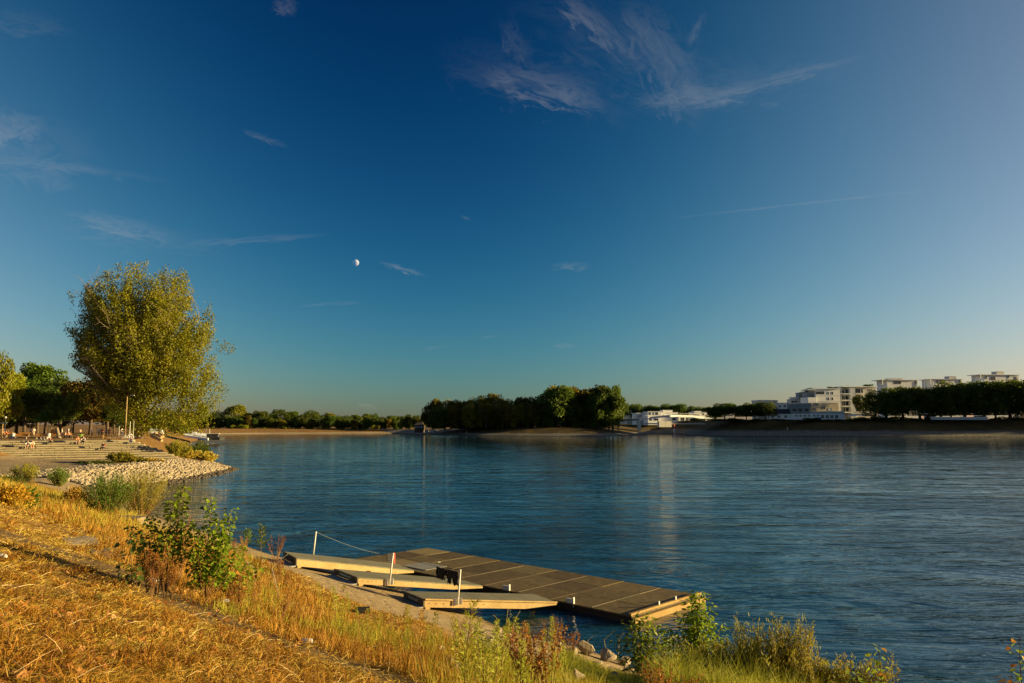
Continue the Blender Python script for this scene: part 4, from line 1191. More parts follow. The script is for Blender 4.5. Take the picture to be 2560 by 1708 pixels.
bl = [((1434, 1628), 30, 'pale flat boulder left of the squared one at the water edge'), ((1466, 1622), 50, 'large squared boulder at the water edge among the weeds'), ((1518, 1640), 44, 'cracked boulder right of the large squared one'),
      ((1428, 1650), 30, 'small rounded boulder below the pale flat one'), ((1560, 1655), 34, 'pale boulder beside the leafy shrubs'), ((1398, 1612), 22, 'small boulder behind the dry brown bush'), ((1490, 1660), 28, 'shaded boulder between the two largest ones'),
      ((1452, 1662), 22, 'small stone below the large squared boulder'), ((1572, 1675), 26, 'lower pale boulder at the foot of the leafy shrubs'), ((1440, 1692), 44, 'broad flat boulder in shade near the bottom'), ((1480, 1690), 26, 'stone beside the broad flat boulder near the bottom'),
      ((1540, 1690), 28, 'stone at the bottom below the pale boulder'), ((1246, 1575), 26, 'pale stone at the bank edge below the nearest gangway'), ((1228, 1600), 24, 'stone in the weeds left of the pale one'), ((1205, 1585), 20, 'small stone in the weeds at the gravel edge'),
      ((1125, 1650), 30, 'dark shaded stone low in the weeds'), ((1140, 1670), 30, 'lower dark stone in the weeds'), ((1100, 1625), 26, 'upper dark stone in the weeds'), ((562, 1332), 22, 'pale stone on the beach behind the green saplings'), ((1270, 1590), 26, 'mossy stone at the water edge behind the weeds')]
for i, ((px, py), w, lab) in enumerate(bl):
    g = ground(px, py + w * .3); s = w * g.y / F_PX
    o = link('boulder', BOULDERS[i % 6], None, g + Vector((0, 0, s * .28)))
    o.scale = (s * 1.15, s, s * .82); o.rotation_euler = (random.uniform(-.4, .4), random.uniform(-.4, .4), random.uniform(0, 6))
    tag(o, lab, 'boulder')
# black hollow object: an old bucket or pipe on the gravel
g = ground(907, 1537); o = empty('black_bucket', g, .3, 'short black pipe like bucket lying on the gravel slope', 'bucket')
b = MB(); b.tube([(-.16, 0, .09), (.16, 0, .09)], [.09, .08], 14); b.build('shell', M['black'], o); b = MB(); b.ring((-.16, 0, .09), (1, 0, 0), .088, .012, 16, 6); b.build('rim', M['black'], o)
# litter on the path
for (px, py, lab, col) in [(382, 1459, 'crushed pale bottle lying on the shaded trodden path', 'white_plastic'), (558, 1510, 'small white paper scrap beside the path', 'white_plastic'), (768, 1612, 'crumpled grey wrapper at the lower end of the path', 'lightgrey'), (3, 1398, 'pale litter scrap at the left edge of the grass slope', 'white_plastic')]:
    g = ground(px, py); bm = bmesh.new(); bmesh.ops.create_icosphere(bm, subdivisions=2, radius=.07)
    for v in bm.verts: v.co = Vector((v.co.x * 1.6, v.co.y * .7, v.co.z * .6)) * (1 + .25 * mnoise.noise(v.co * 20 + Vector((px, 0, 0))))
    me = bpy.data.meshes.new('litter'); bm.to_mesh(me); bm.free(); me.materials.append(M[col]); tag(link('litter', me, None, g + Vector((0, 0, .05))), lab, 'litter')

# ------------------------------------------------------------------ boat and slipway far left
sl_ = empty('slipway', at(470, 1092, 300), 0, 'long white boat ramp sloping to the water under the great poplar', 'slipway')
O_ = sl_.location
def quad_solid(pp, th, name, mat, parent):
    q = [Vector(p) - parent.location for p in pp]; b = MB(); b.hexa([(p.x, p.y, p.z - th) for p in q] + [tuple(p) for p in q]); return b.build(name, M[mat], parent)
quad_solid([at(458, 1087, 285), at(520, 1096, 285), at(536, 1088, 305), at(468, 1076, 305)], .8, 'deck', 'white', sl_)
for f in (.2, .5, .78):
    a = at(458 + 62 * f, 1084.5 + 9 * f, 290); q = [a, a + Vector((2.2, -.3, -.5)), a + Vector((3.0, 1.2, -.35)), a + Vector((.8, 1.4, .05))]
    quad_solid([v + Vector((0, 0, .25)) for v in q], .2, 'skid_mat', 'lightgrey', sl_)
for px in (474, 496, 515, 524):
    p = at(px, 1084, 296); MB().tube([p - O_ - Vector((0, 0, 1)), p - O_ + Vector((0, 0, 1.6))], .09, 6).build('post', M['galv'], sl_)
bt_ = empty('workboat', at(528, 1099, 288), RAD(8), 'small dark hulled boat with low cabin moored at the slipway', 'boat')
b = MB(); b.prism([(-4.5, -1), (3.2, -1), (4.8, 0), (3.2, 1), (-4.5, 1)], -.2, .9); b.build('hull', M['darkmetal'], bt_)
MB().box(-1.5, -.9, .9, 2.6, .9, 2.1).build('cabin', M['roof'], bt_); MB().box(-1.7, -1, 2.1, 2.9, 1, 2.2).build('roof', M['white'], bt_)
for x_ in (-1.1, .1, 1.3): MB().box(x_, -.94, 1.25, x_ + .8, -.9, 1.85).build('window', M['glass'], bt_)
MB().tube([(-3, 0, .9), (-3, 0, 3.2)], .05, 6).build('mast', M['galv'], bt_)

# ------------------------------------------------------------------ buildings
def building(name, px, py, D, rot, label, cat='building'):
    return empty(name, at(px, py, D), RAD(rot), label, cat)
def wall(e, x0, z0, x1, z1, y0=0, y1=9, mat='white', name='wall'):
    return MB().box(x0, y0, z0, x1, y1, z1).build(name, M[mat], e)
WIN = {}
def window(e, x0, z0, w, h, y=0, frame='white', glass='glass', cross=False):
    """frame ring standing proud with a recessed pane as its child"""
    key = (round(w, 2), round(h, 2), frame, glass, cross)
    if key not in WIN:
        t_ = .12; f = MB(); f.box(0, -.10, 0, w, .05, t_); f.box(0, -.10, h - t_, w, .05, h); f.box(0, -.10, t_, t_, .05, h - t_); f.box(w - t_, -.10, t_, w, .05, h - t_)
        if cross: f.box(w / 2 - .06, -.09, t_, w / 2 + .06, .05, h - t_)
        g_ = MB(); g_.box(t_, -.04, t_, w - t_, .03, h - t_)
        WIN[key] = (f.mesh('window', M[frame]), g_.mesh('pane', M[glass]))
    o = link('window', WIN[key][0], e, (x0, y, z0)); link('pane', WIN[key][1], o)
    return o
def slab(e, x0, z, x1, y0, y1, th=.35, mat='white', name='roof_slab'):
    return MB().box(x0, y0, z, x1, y1, z + th).build(name, M[mat], e)
S = lambda D: D / F_PX
# beige cube house, left of the restaurant
D = 478; k = S(D); e = building('cube_house', 1896, 1046, D, 7, 'beige flat roofed cube house behind the dark embankment trees')
wall(e, 0, -3, 52 * k, 44 * k, mat='cream'); slab(e, -.2, 44 * k + .003, 52 * k + .2, -.2, 9.2)
wall(e, 52 * k + .003, -3, 84 * k, 38 * k, 1.5, 9, 'white'); slab(e, 52 * k + .01, 38 * k + .003, 84 * k, 1.2, 9.2, .3)
for x, z, w, h in [(3, 34, 6, 5), (2, 22, 8, 5), (2, 12, 7, 5), (41, 37, 6, 4), (37, 24, 4, 8), (16, 30, 5, 5), (20, 14, 5, 5)]: window(e, x * k, z * k, w * k, h * k)
for x, z in [(57, 28), (70, 28), (60, 18), (72, 18)]: window(e, x * k, z * k, 6 * k, 5 * k, 1.5)
# pale terraced house behind
D = 492; k = S(D); e = building('terraced_house', 1976, 1046, D, -9, 'pale stepped terrace house rising behind the blue grey restaurant')
wall(e, 0, -3, 24 * k, 48 * k, mat='lightgrey'); wall(e, 24 * k + .003, -3, 90 * k, 63 * k, 1, 12, 'grey'); slab(e, 23 * k, 63 * k + .003, 92 * k, .4, 12.3, .4, 'white')
wall(e, 5 * k, 48 * k + .003, 22 * k, 53 * k, 1, 8, 'white', 'upper_wall')
for x, z, w, h in [(3, 38, 16, 6), (3, 26, 16, 7)]: window(e, x * k, z * k, w * k, h * k, cross=True)
for x, z, w, h in [(27, 44, 13, 12), (27, 32, 13, 9), (60, 46, 8, 8)]: window(e, x * k, z * k, w * k, h * k, 1, cross=True)
# white four storey block
D = 476; k = S(D); e = building('white_flats', 2021, 1046, D, 7, 'white four storey block with long dark balcony recess and lit right corner')
wall(e, 22 * k, -3, 87 * k, 73 * k); slab(e, 14 * k, 73 * k + .003, 87.5 * k, -.8, 10, .4)
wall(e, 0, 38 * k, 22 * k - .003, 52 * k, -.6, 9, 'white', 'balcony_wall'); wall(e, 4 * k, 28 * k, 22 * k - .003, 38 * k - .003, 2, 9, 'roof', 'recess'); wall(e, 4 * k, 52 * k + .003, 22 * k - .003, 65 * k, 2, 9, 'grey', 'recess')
slab(e, 2 * k, 70 * k, 22 * k - .003, -.6, 9, .6, 'white', 'canopy')
for z in (41, 56): slab(e, 22 * k, z * k, 87.3 * k, -.12, -.004, .14, 'lightgrey', 'string_course')
for z, h in ((28, 10), (60, 7)): window(e, 23 * k, z * k, 22 * k, h * k, -.01, 'roof', 'glass', True)
for z in (45, 59): 
    for x in (53, 64): window(e, x * k, z * k, 4.6 * k, 7.5 * k)
for x in (34, 54, 66): window(e, x * k, 30 * k, 6 * k, 3 * k)
# balcony block
D = 492; k = S(D); e = building('balcony_flats', 2109, 1046, D, 7, 'grey white block with stacked glazed balconies left of the dark tree row')
wall(e, 21 * k, -3, 34 * k, 77 * k, 0, 10, 'lightgrey'); wall(e, 34 * k + .003, -3, 94 * k, 78 * k, 1.6, 10, 'cream'); slab(e, 2 * k, 78 * k + .003, 94 * k, -.4, 10, .5)
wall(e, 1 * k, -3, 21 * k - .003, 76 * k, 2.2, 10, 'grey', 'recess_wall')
for z in (14, 29, 44, 60): slab(e, 0, z * k, 21 * k, -.3, 2.19, .45, 'white', 'balcony_floor'); slab(e, 34 * k + .01, (z + 1) * k, 59 * k, -.1, 1.59, .45, 'white', 'balcony_floor')
for z in (16, 31, 46, 62):
    window(e, 2 * k, z * k, 9 * k, 11 * k, 2.19, cross=True); window(e, 12 * k, z * k, 8 * k, 11 * k, 2.19, 'lightgrey')
    window(e, 36 * k, (z + 1) * k, 15 * k, 11 * k, 1.59, 'roof', cross=True); window(e, 53 * k, (z + 1) * k, 6 * k, 11 * k, 1.59)
    if z == 62: window(e, 74 * k, 68 * k, 4 * k, 6 * k, 1.59); window(e, 80 * k, 68 * k, 5 * k, 6 * k, 1.59)
# restaurant: low white wing with dark roof, blue grey middle, brick part, white ground floor
D = 462; k = S(D); e = building('boathouse_wing', 1923, 1050, D, -9, 'low white house with dark hipped roof and blue lit windows on the embankment')
wall(e, 0, -1.5, 54 * k, 15 * k, 0, 8, 'white')
b = MB(); b.add([(-.4, -.4, 15 * k), (54 * k, -.4, 15 * k), (54 * k, 8.4, 15 * k), (-.4, 8.4, 15 * k), (20 * k, 4, 27 * k), (54 * k, 4, 27 * k)], [(0, 1, 5, 4), (1, 2, 5), (2, 3, 4, 5), (3, 0, 4), (3, 2, 1, 0)]); b.build('roof', M['roof'], e)
for x in (5, 20, 36): window(e, x * k, 5 * k, 7 * k, 6.5 * k, cross=True)
window(e, 5 * k, 0, 6 * k, 3.5 * k, glass='blue')
D = 460; k = S(D); e = building('restaurant', 1977, 1050, D, -9, 'riverside restaurant, slate blue upper storey over a white ground floor')
wall(e, 0, 15 * k, 47 * k, 40 * k, 0, 10, 'grey'); wall(e, -.1, -1.5, 127 * k, 15 * k - .003, -.3, 10, 'white', 'ground_floor_wall'); slab(e, -.2, 40 * k + .003, 44 * k, .5, 9, .25, 'lightgrey')
slab(e, 47 * k, 15 * k + .003, 127 * k, -.35, 5, 6 * k, 'lightgrey', 'fascia')
for x in (4, 18, 33): window(e, x * k, 20 * k, 11 * k, 9 * k, 0, 'lightgrey')
for x in (10, 20, 30, 40, 52, 61): window(e, x * k, 8 * k, 7 * k, 4 * k, -.3)
for x in (71, 82, 93, 104): window(e, x * k, 3.5 * k, 8 * k, 9 * k, -.3, cross=True)
MB().tube([(3 * k, 1, 41.5 * k), (42 * k, 1, 41.5 * k)], .06, 5).build('roof_rail', M['galv'], e)
for i in range(8): MB().tube([((3 + 5.5 * i) * k, 1, 40 * k), ((3 + 5.5 * i) * k, 1, 43 * k)], .05, 5).build('rail_post', M['galv'], e)
D = 464; k = S(D); e = building('brick_annex', 2025, 1029, D, 7, 'sunlit pale brick upper storey on top of the restaurant')
wall(e, 0, .3, 78 * k, 21 * k, 1, 8, 'brick'); slab(e, -.2, 21 * k + .003, 78 * k, .8, 8, .22, 'cream')
window(e, 11 * k, 1.5 * k, 7 * k, 9 * k, 1, cross=True); window(e, 34 * k, 5 * k, 9 * k, 7 * k, 1, 'lightgrey', cross=True); window(e, 50 * k, 2 * k, 10 * k, 7 * k, 1, 'grey', 'lightgrey')
for x in (6, 24): MB().box(x * k, .7, 14 * k, (x + 2.2) * k, .98, 22 * k).build('pilaster', M['cream'], e)
# banner wall in front
D = 452; k = S(D); e = building('banner_fence', 1992, 1053, D, -9, 'white and blue banner fence in front of the restaurant', 'fence')
MB().box(8 * k, 0, 0, 43 * k, .12, 8 * k).build('white_banner', M['white'], e); MB().box(43 * k + .02, 0, 0, 59 * k, .12, 9 * k).build('blue_banner', M['blue'], e); MB().box(59 * k + .02, 0, 0, 82 * k, .12, 3.6 * k).build('white_banner', M['white'], e)
MB().box(8 * k, -.02, -.35, 82 * k, .14, -.01).build('blue_strip', M['blue'], e)
for a_ in (1, -1): 
    b = MB(); b.add([(36 * k, -.03, (2 if a_ > 0 else 6) * k), (36.6 * k, -.03, (2 if a_ > 0 else 6) * k), (41 * k, -.03, (6 if a_ > 0 else 2) * k), (40.4 * k, -.03, (6 if a_ > 0 else 2) * k)], [(0, 1, 2, 3) if a_ > 0 else (3, 2, 1, 0)]); b.build('cross_mark', M['blue'], e)
for i in range(8): MB().box((13 + i * 2.1) * k, -.03, 3.7 * k, (14.4 + i * 2.1) * k, -.004, (4.6 + .4 * (i % 2)) * k).build('lettering', M['blue'], e)
# awning
D = 455; k = S(D); e = building('terrace_awning', 2117, 1050, D, -9, 'white terrace awning beside the restaurant under the tree row', 'awning')
b = MB(); b.add([(0, -2, 10 * k), (46 * k, -2, 12 * k), (66 * k, 2, 15 * k), (12 * k, 2, 14.5 * k)] + [(0, -2, 9.4 * k), (46 * k, -2, 11.4 * k), (66 * k, 2, 14.4 * k), (12 * k, 2, 13.9 * k)], [(0, 1, 2, 3), (7, 6, 5, 4), (0, 4, 5, 1), (1, 5, 6, 2), (2, 6, 7, 3), (3, 7, 4, 0)]); b.build('canvas', M['white'], e)
for x in (2, 16, 28, 41): MB().box(x * k, -1.9, -1, x * k + .25, -1.7, 10 * k).build('post', M['galv'], e)
# penthouses over the trees
def penthouse(px0, px1, ytop, D, lab, tower, over, wins, seed):
    k = S(D); e = building('penthouse', px0, 1046, D, 7, lab); w = (px1 - px0) * k; H_ = (1046 - ytop) * k
    wall(e, 0, -3, w, H_, 0, 12, 'white'); slab(e, -over * .7 * k, H_ + .003, w + 2 * k, -.8, 12.3, .35)
    x0, x1, h = tower; wall(e, x0 * k, H_ + .46, x1 * k, H_ + h * k, 2, 7, 'cream', 'tower'); slab(e, x0 * k - .2, H_ + h * k + .003, x1 * k + .2, 1.8, 7.2, .2)
    for x, z, ww, hh in wins: window(e, x * k, H_ - z * k, ww * k, hh * k, 0, 'lightgrey', cross=ww > 5)
    for q in (-over * k * .8,): MB().tube([(q, -1.8, H_ - 3.2), (q, -1.8, H_)], .15, 6).build('column', M['galv'], e)
    return e, k, H_
e, k, H_ = penthouse(2222, 2305, 951, 525, 'pale roof storey with terrace and pergola above the tree row, leftmost of three', (17, 50, 3.2), 20, [(18, 10, 20, 8), (76, 9, 4, 9)], 1)
MB().box(2 * k, 0, H_ + .5, 8 * k, 3, H_ + 4 * k).build('roof_hut', M['grey'], e); MB().tube([(18 * k, 3, H_ + 4.6 * k), (48 * k, 3, H_ + 5 * k)], .35, 6).build('roof_pipe', M['lightgrey'], e)
penthouse(2338, 2416, 949, 530, 'middle white roof storey with small square tower above the tree row', (50, 69, 8), 14, [(7, 10, 7, 8), (18, 9, 11, 8), (70, 8, 5, 7)], 2)
penthouse(2466, 2562, 938, 535, 'rightmost white roof storey with tall tower at the right edge', (42, 62, 9), 17, [(18, 13, 14, 9), (4, 10, 5, 8), (64, 8, 5, 9), (84, 13, 6, 10)], 3)
# pale quay wall / landing boat strip below the trees
D = 436; k = S(D); e = building('quay_boat', 2327, 1049, D, -8, 'long low pale blue white boat lying along the top of the right embankment', 'boat')
b = MB(); b.prism([(0, 0), (62 * k, -.2), (132 * k, 0), (130 * k, 2), (4 * k, 2)], -.2, 1.1); b.build('hull', M['lightgrey'], e)
MB().box(-.1, -.25, 1.1, 50 * k, 2.1, 1.5).build('gunwale', M['white'], e); MB().box(56 * k, -.3, 1.1, 132 * k, 2.1, 1.4).build('gunwale', M['white'], e)
for px, lab in ((2300, 'white parasol half hidden under the third tree of the tall row'), (2312, 'smaller white parasol beside the pale boat')):
    p = at(px, 1046, 440); e = empty('parasol', p, 0, lab, 'parasol'); MB().tube([(0, 0, -.5), (0, 0, 2.6)], .05, 6).build('pole', M['galv'], e)
    b = MB(); b.add([(2.4 * math.cos(i * PI / 4), 2.4 * math.sin(i * PI / 4), 2.5) for i in range(8)] + [(0, 0, 3.3), (0, 0, 2.7)], [(i, (i + 1) % 8, 8) for i in range(8)] + [((i + 1) % 8, i, 9) for i in range(8)]); b.build('canopy', M['white'], e)
# white houses beyond the footbridge
def villa(px0, px1, ytop, D, lab, upper=None, wins=(), low=1056):
    k = S(D); e = building('white_villa', px0, low, D, 12, lab); w = (px1 - px0) * k; H_ = (low - ytop) * k
    wall(e, 0, -2, w, H_, 0, 9); slab(e, -.3, H_ + .003, w + .3, -.4, 9.3, .35)
    if upper: wall(e, upper[0] * k, H_ + .36, upper[1] * k, H_ + upper[2] * k, 1, 7, 'white', 'upper_wall'); slab(e, upper[0] * k - .2, H_ + upper[2] * k + .003, upper[1] * k + .3, .8, 7.2, .25)
    for x, z, ww, hh in wins: window(e, x * k, z * k, ww * k, hh * k, 0, 'lightgrey', cross=ww > 5)
    return e
villa(1591, 1622, 1034, 590, 'small cream flat house at the left end of the houses beyond the bridge', wins=[(6, 14, 8, 3), (20, 12, 5, 4)])
villa(1620, 1655, 1030, 575, 'white modern villa with tall windows seen above the left half of the bridge arch', wins=[(3, 18, 5, 7), (13, 18, 3, 7), (20, 18, 7, 7), (4, 4, 7, 7), (16, 4, 12, 6)])
villa(1652, 1697, 1032, 585, 'white villa with raised upper storey behind the middle of the footbridge', (8, 33, 5.5), [(5, 12, 4, 6), (14, 12, 8, 6), (30, 5, 10, 6)])
villa(1697, 1738, 1040, 600, 'low white terrace house in shade right of the villas', wins=[(6, 4, 9, 8), (20, 4, 7, 8), (30, 5, 5, 5)])
villa(1736, 1776, 1032, 585, 'white flat roofed villa at the right end of the bridge', (4, 20, 3), [(2, 17, 12, 3.5), (22, 17, 5, 5), (16, 3, 14, 6)])
for i, (px, D, w) in enumerate(((1553, 640, 10), (1567, 600, 14))):
    k = S(D); e = building('far_house', px, 1054, D, 0, ['tiny pink grey house beyond the poplars left of the bridge', 'tiny cream house behind the bridge left end'][i])
    wall(e, 0, -2, 22 * k, (14, 10)[i] * k, 0, 8, 'cream'); slab(e, -.2, (14, 10)[i] * k + .003, 22 * k + .2, -.2, 8, .3)
    for x in (3, 10, 16): window(e, x * k, 4 * k, 3 * k, 4 * k)
# harbour walls
D = 545; k = S(D); e = building('harbour_wall', 1648, 1068, D, 14, 'cream concrete block wall at the head of the harbour under the bridge', 'wall')
for i, (x0, x1) in enumerate(((0, 17.5), (18, 33.6))): MB().box(x0 * k, 0, 0, x1 * k, 3, 14.5 * k).build('wall_panel', M['cream'], e)
e = building('quay_parapet', 1610, 1061, 552, -3, 'long thin pale parapet running left and right of the cream wall', 'wall')
for i in range(7): MB().box(i * 6.2, 0, 0, i * 6.2 + 6.1, .5, .9).build('parapet_panel', M['cream'], e)
# footbridge
br = empty('footbridge', at(1598, 1046, 480), 0, 'slender arched footbridge over the harbour mouth on a square concrete pier', 'bridge')
O_ = br.location
deckpts = [(1540, 1051, 496), (1560, 1048.5, 490), (1598, 1046, 480), (1630, 1042, 488), (1660, 1038.6, 496), (1695, 1037.2, 505), (1730, 1038.5, 512), (1760, 1042, 518), (1790, 1047.5, 522)]
W_ = []
for i, (px, py, D) in enumerate(deckpts): W_.append(at(px, py, D) - O_)
for i in range(len(W_) - 1):
    a, b_ = W_[i], W_[i + 1]; off = Vector((.3, 2.6, 0)); th = 1.25
    q = [a, b_, b_ + off, a + off]; b = MB(); b.hexa([(p.x, p.y, p.z - th) for p in q] + [tuple(p) for p in q]); b.build('deck_segment', M['lightgrey'], br)
    for o2 in (Vector((0, 0, 0)), off):
        b = MB(); b.tube([a + o2 + Vector((0, 0, 1.1)), b_ + o2 + Vector((0, 0, 1.1))], .05, 5)
        n = max(2, int((b_ - a).length / 2.2))
        for j in range(n): p = a.lerp(b_, j / n) + o2; b.tube([p, p + Vector((0, 0, 1.1))], .03, 4)
        b.build('railing', M['galv'], br)
b = MB(); pb = at(1598.5, 1070, 480) - O_; b.box(-1.0, .3, pb.z - 1.5, 1.1, 2.3, -1.26); b.build('pier', M['cream'], br)
# channel mark in the harbour mouth
p = on(1685.5, 1084, 0); e = empty('channel_post', p, 0, 'red and white pile standing in the harbour mouth below the cream wall', 'post')
MB().tube([(0, 0, -1), (0, 0, 3.6)], .5, 10).build('white_shaft', M['white'], e); MB().tube([(0, 0, 3.6), (0, 0, 7.0)], .55, 10).build('red_top', M['red'], e)
# half timbered hut and tents on the island
D = 505; k = S(D); e = building('timber_framed_hut', 1036, 1078, D, 0, 'dark half timbered house with pale panels at the left end of the island')
MB().box(0, 0, -1, 23 * k, 6, 15 * k).build('wall', M['darkbark'], e)
b = MB(); b.add([(-.5, -.5, 15 * k), (24 * k, -.5, 15 * k), (24 * k, 6.5, 15 * k), (-.5, 6.5, 15 * k), (7 * k, 3, 22 * k), (17 * k, 3, 22 * k)], [(0, 1, 5, 4), (1, 2, 5), (2, 3, 4, 5), (3, 0, 4), (3, 2, 1, 0)]); b.build('roof', M['roof'], e)
for x in (1.5, 6, 11.5, 17): MB().box(x * k, -.12, 7.5 * k, (x + 3.0) * k, -.003, 12 * k).build('panel', M['lightgrey'], e)
for i, (px, w) in enumerate(((1070, 11), (1082, 8))):
    p = at(px, 1073, 498); s = w * 498 / F_PX; e = empty('tent', p, 0, ['larger white pointed tent beside the half timbered house', 'smaller white tent right of the larger one'][i], 'tent')
    b = MB(); b.add([(-s / 2, -s / 2, .8), (s / 2, -s / 2, .8), (s / 2, s / 2, .8), (-s / 2, s / 2, .8), (0, 0, 2.9)], [(0, 1, 4), (1, 2, 4), (2, 3, 4), (3, 0, 4), (3, 2, 1, 0)]); b.build('canopy', M['white'], e)
    for sx, sy in ((-1, -1), (1, -1), (1, 1), (-1, 1)): MB().tube([(sx * s * .45, sy * s * .45, -.6), (sx * s * .45, sy * s * .45, .9)], .06, 5).build('pole', M['galv'], e)
for i, (px, c_) in enumerate(((1263, 'white'), (1298, 'red'), (1195, 'cream'))):
    p = at(px, 1070, 500); e = empty('garden_kiosk', p, 0, ['small white kiosk glimpsed between the island trunks', 'small red kiosk glimpsed between the island trunks', 'small cream kiosk in the dark under the island trees'][i], 'kiosk')
    MB().box(-2, 0, -.5, 2, 3, 2.2).build('wall', M[c_], e); MB().box(-2.3, -.4, 2.2, 2.3, 3.3, 2.45).build('roof', M['roof'], e); MB().box(-1.2, -.06, .8, 1.2, -.003, 1.8).build('hatch', M['glass'], e)

# ------------------------------------------------------------------ people
def skin_mesh(name, J, E, mat):
    me = bpy.data.meshes.new(name)
    ks = list(J); me.from_pydata([J[k][:3] for k in ks], [(ks.index(a), ks.index(b)) for a, b in E], [])
    me.materials.append(mat); me.update()
    return me, [J[k][3] for k in ks]
SKM = {}
def skin_obj(key, name, J, E, mat, parent):
    if key not in SKM: SKM[key] = skin_mesh(name, J, E, mat)
    me, rad = SKM[key]
    if key + '#' in SKM:
        o = link(name, SKM[key + '#'], parent); return o
    o = link(name, me, parent)
    md = o.modifiers.new('s', 'SKIN'); md.use_smooth_shade = True
    sk = me.skin_vertices[0].data
    for i, r in enumerate(rad): sk[i].radius = (r, r)
    sk[0].use_root = True
    ss = o.modifiers.new('u', 'SUBSURF'); ss.levels = 1; ss.render_levels = 1
    dg = bpy.context.evaluated_depsgraph_get()
    m2 = bpy.data.meshes.new_from_object(o.evaluated_get(dg)); m2.name = name
    o.modifiers.clear(); o.data = m2; SKM[key + '#'] = m2
    return o
POSE = {
 'stand': dict(pel=(0, 0, .95), chest=(0, 0, 1.28), neck=(0, 0, 1.48), head=(0, -.02, 1.58), top=(0, -.01, 1.70), shL=(.17, 0, 1.42), shR=(-.17, 0, 1.42), elL=(.24, .02, 1.14), elR=(-.25, .0, 1.15), haL=(.22, -.08, .90), haR=(-.2, -.16, .98),
               hiL=(.09, 0, .90), hiR=(-.09, 0, .90), knL=(.10, -.02, .50), knR=(-.10, .02, .50), anL=(.10, .02, .08), anR=(-.12, .04, .08), toL=(.11, -.14, .04), toR=(-.13, -.12, .04)),
 'sit': dict(pel=(0, 0, .13), chest=(0, -.06, .46), neck=(0, -.10, .64), head=(0, -.14, .74), top=(0, -.14, .86), shL=(.17, -.07, .58), shR=(-.17, -.07, .58), elL=(.25, -.20, .34), elR=(-.25, -.22, .34), haL=(.12, -.40, .26), haR=(-.1, -.42, .28),
             hiL=(.09, -.04, .12), hiR=(-.09, -.04, .12), knL=(.14, -.46, .20), knR=(-.13, -.44, .22), anL=(.13, -.50, -.20), anR=(-.14, -.52, -.20), toL=(.14, -.66, -.25), toR=(-.15, -.68, -.25)),
}
BODY_R = dict(pel=.12, chest=.13, neck=.055, head=.085, top=.07, shL=.06, shR=.06, elL=.042, elR=.042, haL=.03, haR=.03, hiL=.085, hiR=.085, knL=.058, knR=.058, anL=.038, anR=.038, toL=.03, toR=.03)
EDG = [('pel', 'chest'), ('chest', 'neck'), ('neck', 'head'), ('head', 'top'), ('chest', 'shL'), ('chest', 'shR'), ('shL', 'elL'), ('elL', 'haL'), ('shR', 'elR'), ('elR', 'haR'), ('pel', 'hiL'), ('pel', 'hiR'), ('hiL', 'knL'), ('hiR', 'knR'), ('knL', 'anL'), ('knR', 'anR'), ('anL', 'toL'), ('anR', 'toR')]
CLOTH = {}
def cmat(c):
    if c not in CLOTH: CLOTH[c] = mat_simple('cloth', c, tuple(min(1, x * 1.2) for x in c), 8, .85, bmp=.1)
    return CLOTH[c]
def person(loc, rz, pose, shirt, legs, label, group=None, long_legs=True, hair=None, scale=1.0):
    e = empty('person', loc, rz, label, 'person', group); e.scale = (scale,) * 3
    P_ = POSE[pose]
    skin_obj('body' + pose, 'body', {k: (*P_[k], BODY_R[k]) for k in P_}, EDG, M['skin'], e)
    sh = ['chest', 'pel', 'shL', 'shR', 'elL', 'elR']; R_ = dict(chest=.165, pel=.14, shL=.085, shR=.085, elL=.06, elR=.06)
    mid = tuple((Vector(P_['chest']) * .45 + Vector(P_['pel']) * .55)); J = {k: (*P_[k], R_[k]) for k in sh}; J['pel'] = (*tuple(Vector(P_['pel']).lerp(Vector(P_['chest']), .12)), .145)
    skin_obj('shirt%s%s' % (pose, shirt), 'shirt', J, [('chest', 'pel'), ('chest', 'shL'), ('chest', 'shR'), ('shL', 'elL'), ('shR', 'elR')], cmat(shirt), e)
    J = {k: (*P_[k], r) for k, r in dict(pel=.135, hiL=.10, hiR=.10, knL=.078, knR=.078).items()}
    Ed = [('pel', 'hiL'), ('pel', 'hiR'), ('hiL', 'knL'), ('hiR', 'knR')]
    if long_legs: J['anL'] = (*P_['anL'], .055); J['anR'] = (*P_['anR'], .055); Ed += [('knL', 'anL'), ('knR', 'anR')]
    skin_obj('legs%s%s%d' % (pose, legs, long_legs), 'trousers', J, Ed, cmat(legs), e)
    t_ = Vector(P_['top']); h_ = Vector(P_['head'])
    skin_obj('hair%s%s' % (pose, hair), 'hair', {'a': (t_.x, t_.y + .015, t_.z + .01, .088), 'b': (h_.x, h_.y + .05, h_.z + .03, .075)}, [('a', 'b')], cmat(hair) if hair else M['hair'], e)
    return e
WHT, BLK, JN, RED, ORG, PNK, GRY, TAN = (.75, .72, .7), (.02, .02, .025), (.06, .08, .14), (.6, .05, .04), (.6, .22, .05), (.62, .45, .42), (.3, .3, .32), (.5, .38, .25)
def sit_at(px, row, **k):
    """seated on the edge of a step row at bearing px"""
    zt = STAIR_TOP - row * STAIR_RISE; v = -row * STAIR_TREAD + .28
    best = min(np.arange(-10, 40, .05), key=lambda u: abs(CX + F_PX * stair_pt(u, v, 0)[0] / stair_pt(u, v, 0)[1] - px))
    x, y, _ = stair_pt(best, v, 0)
    return (x, y, zt + .01)
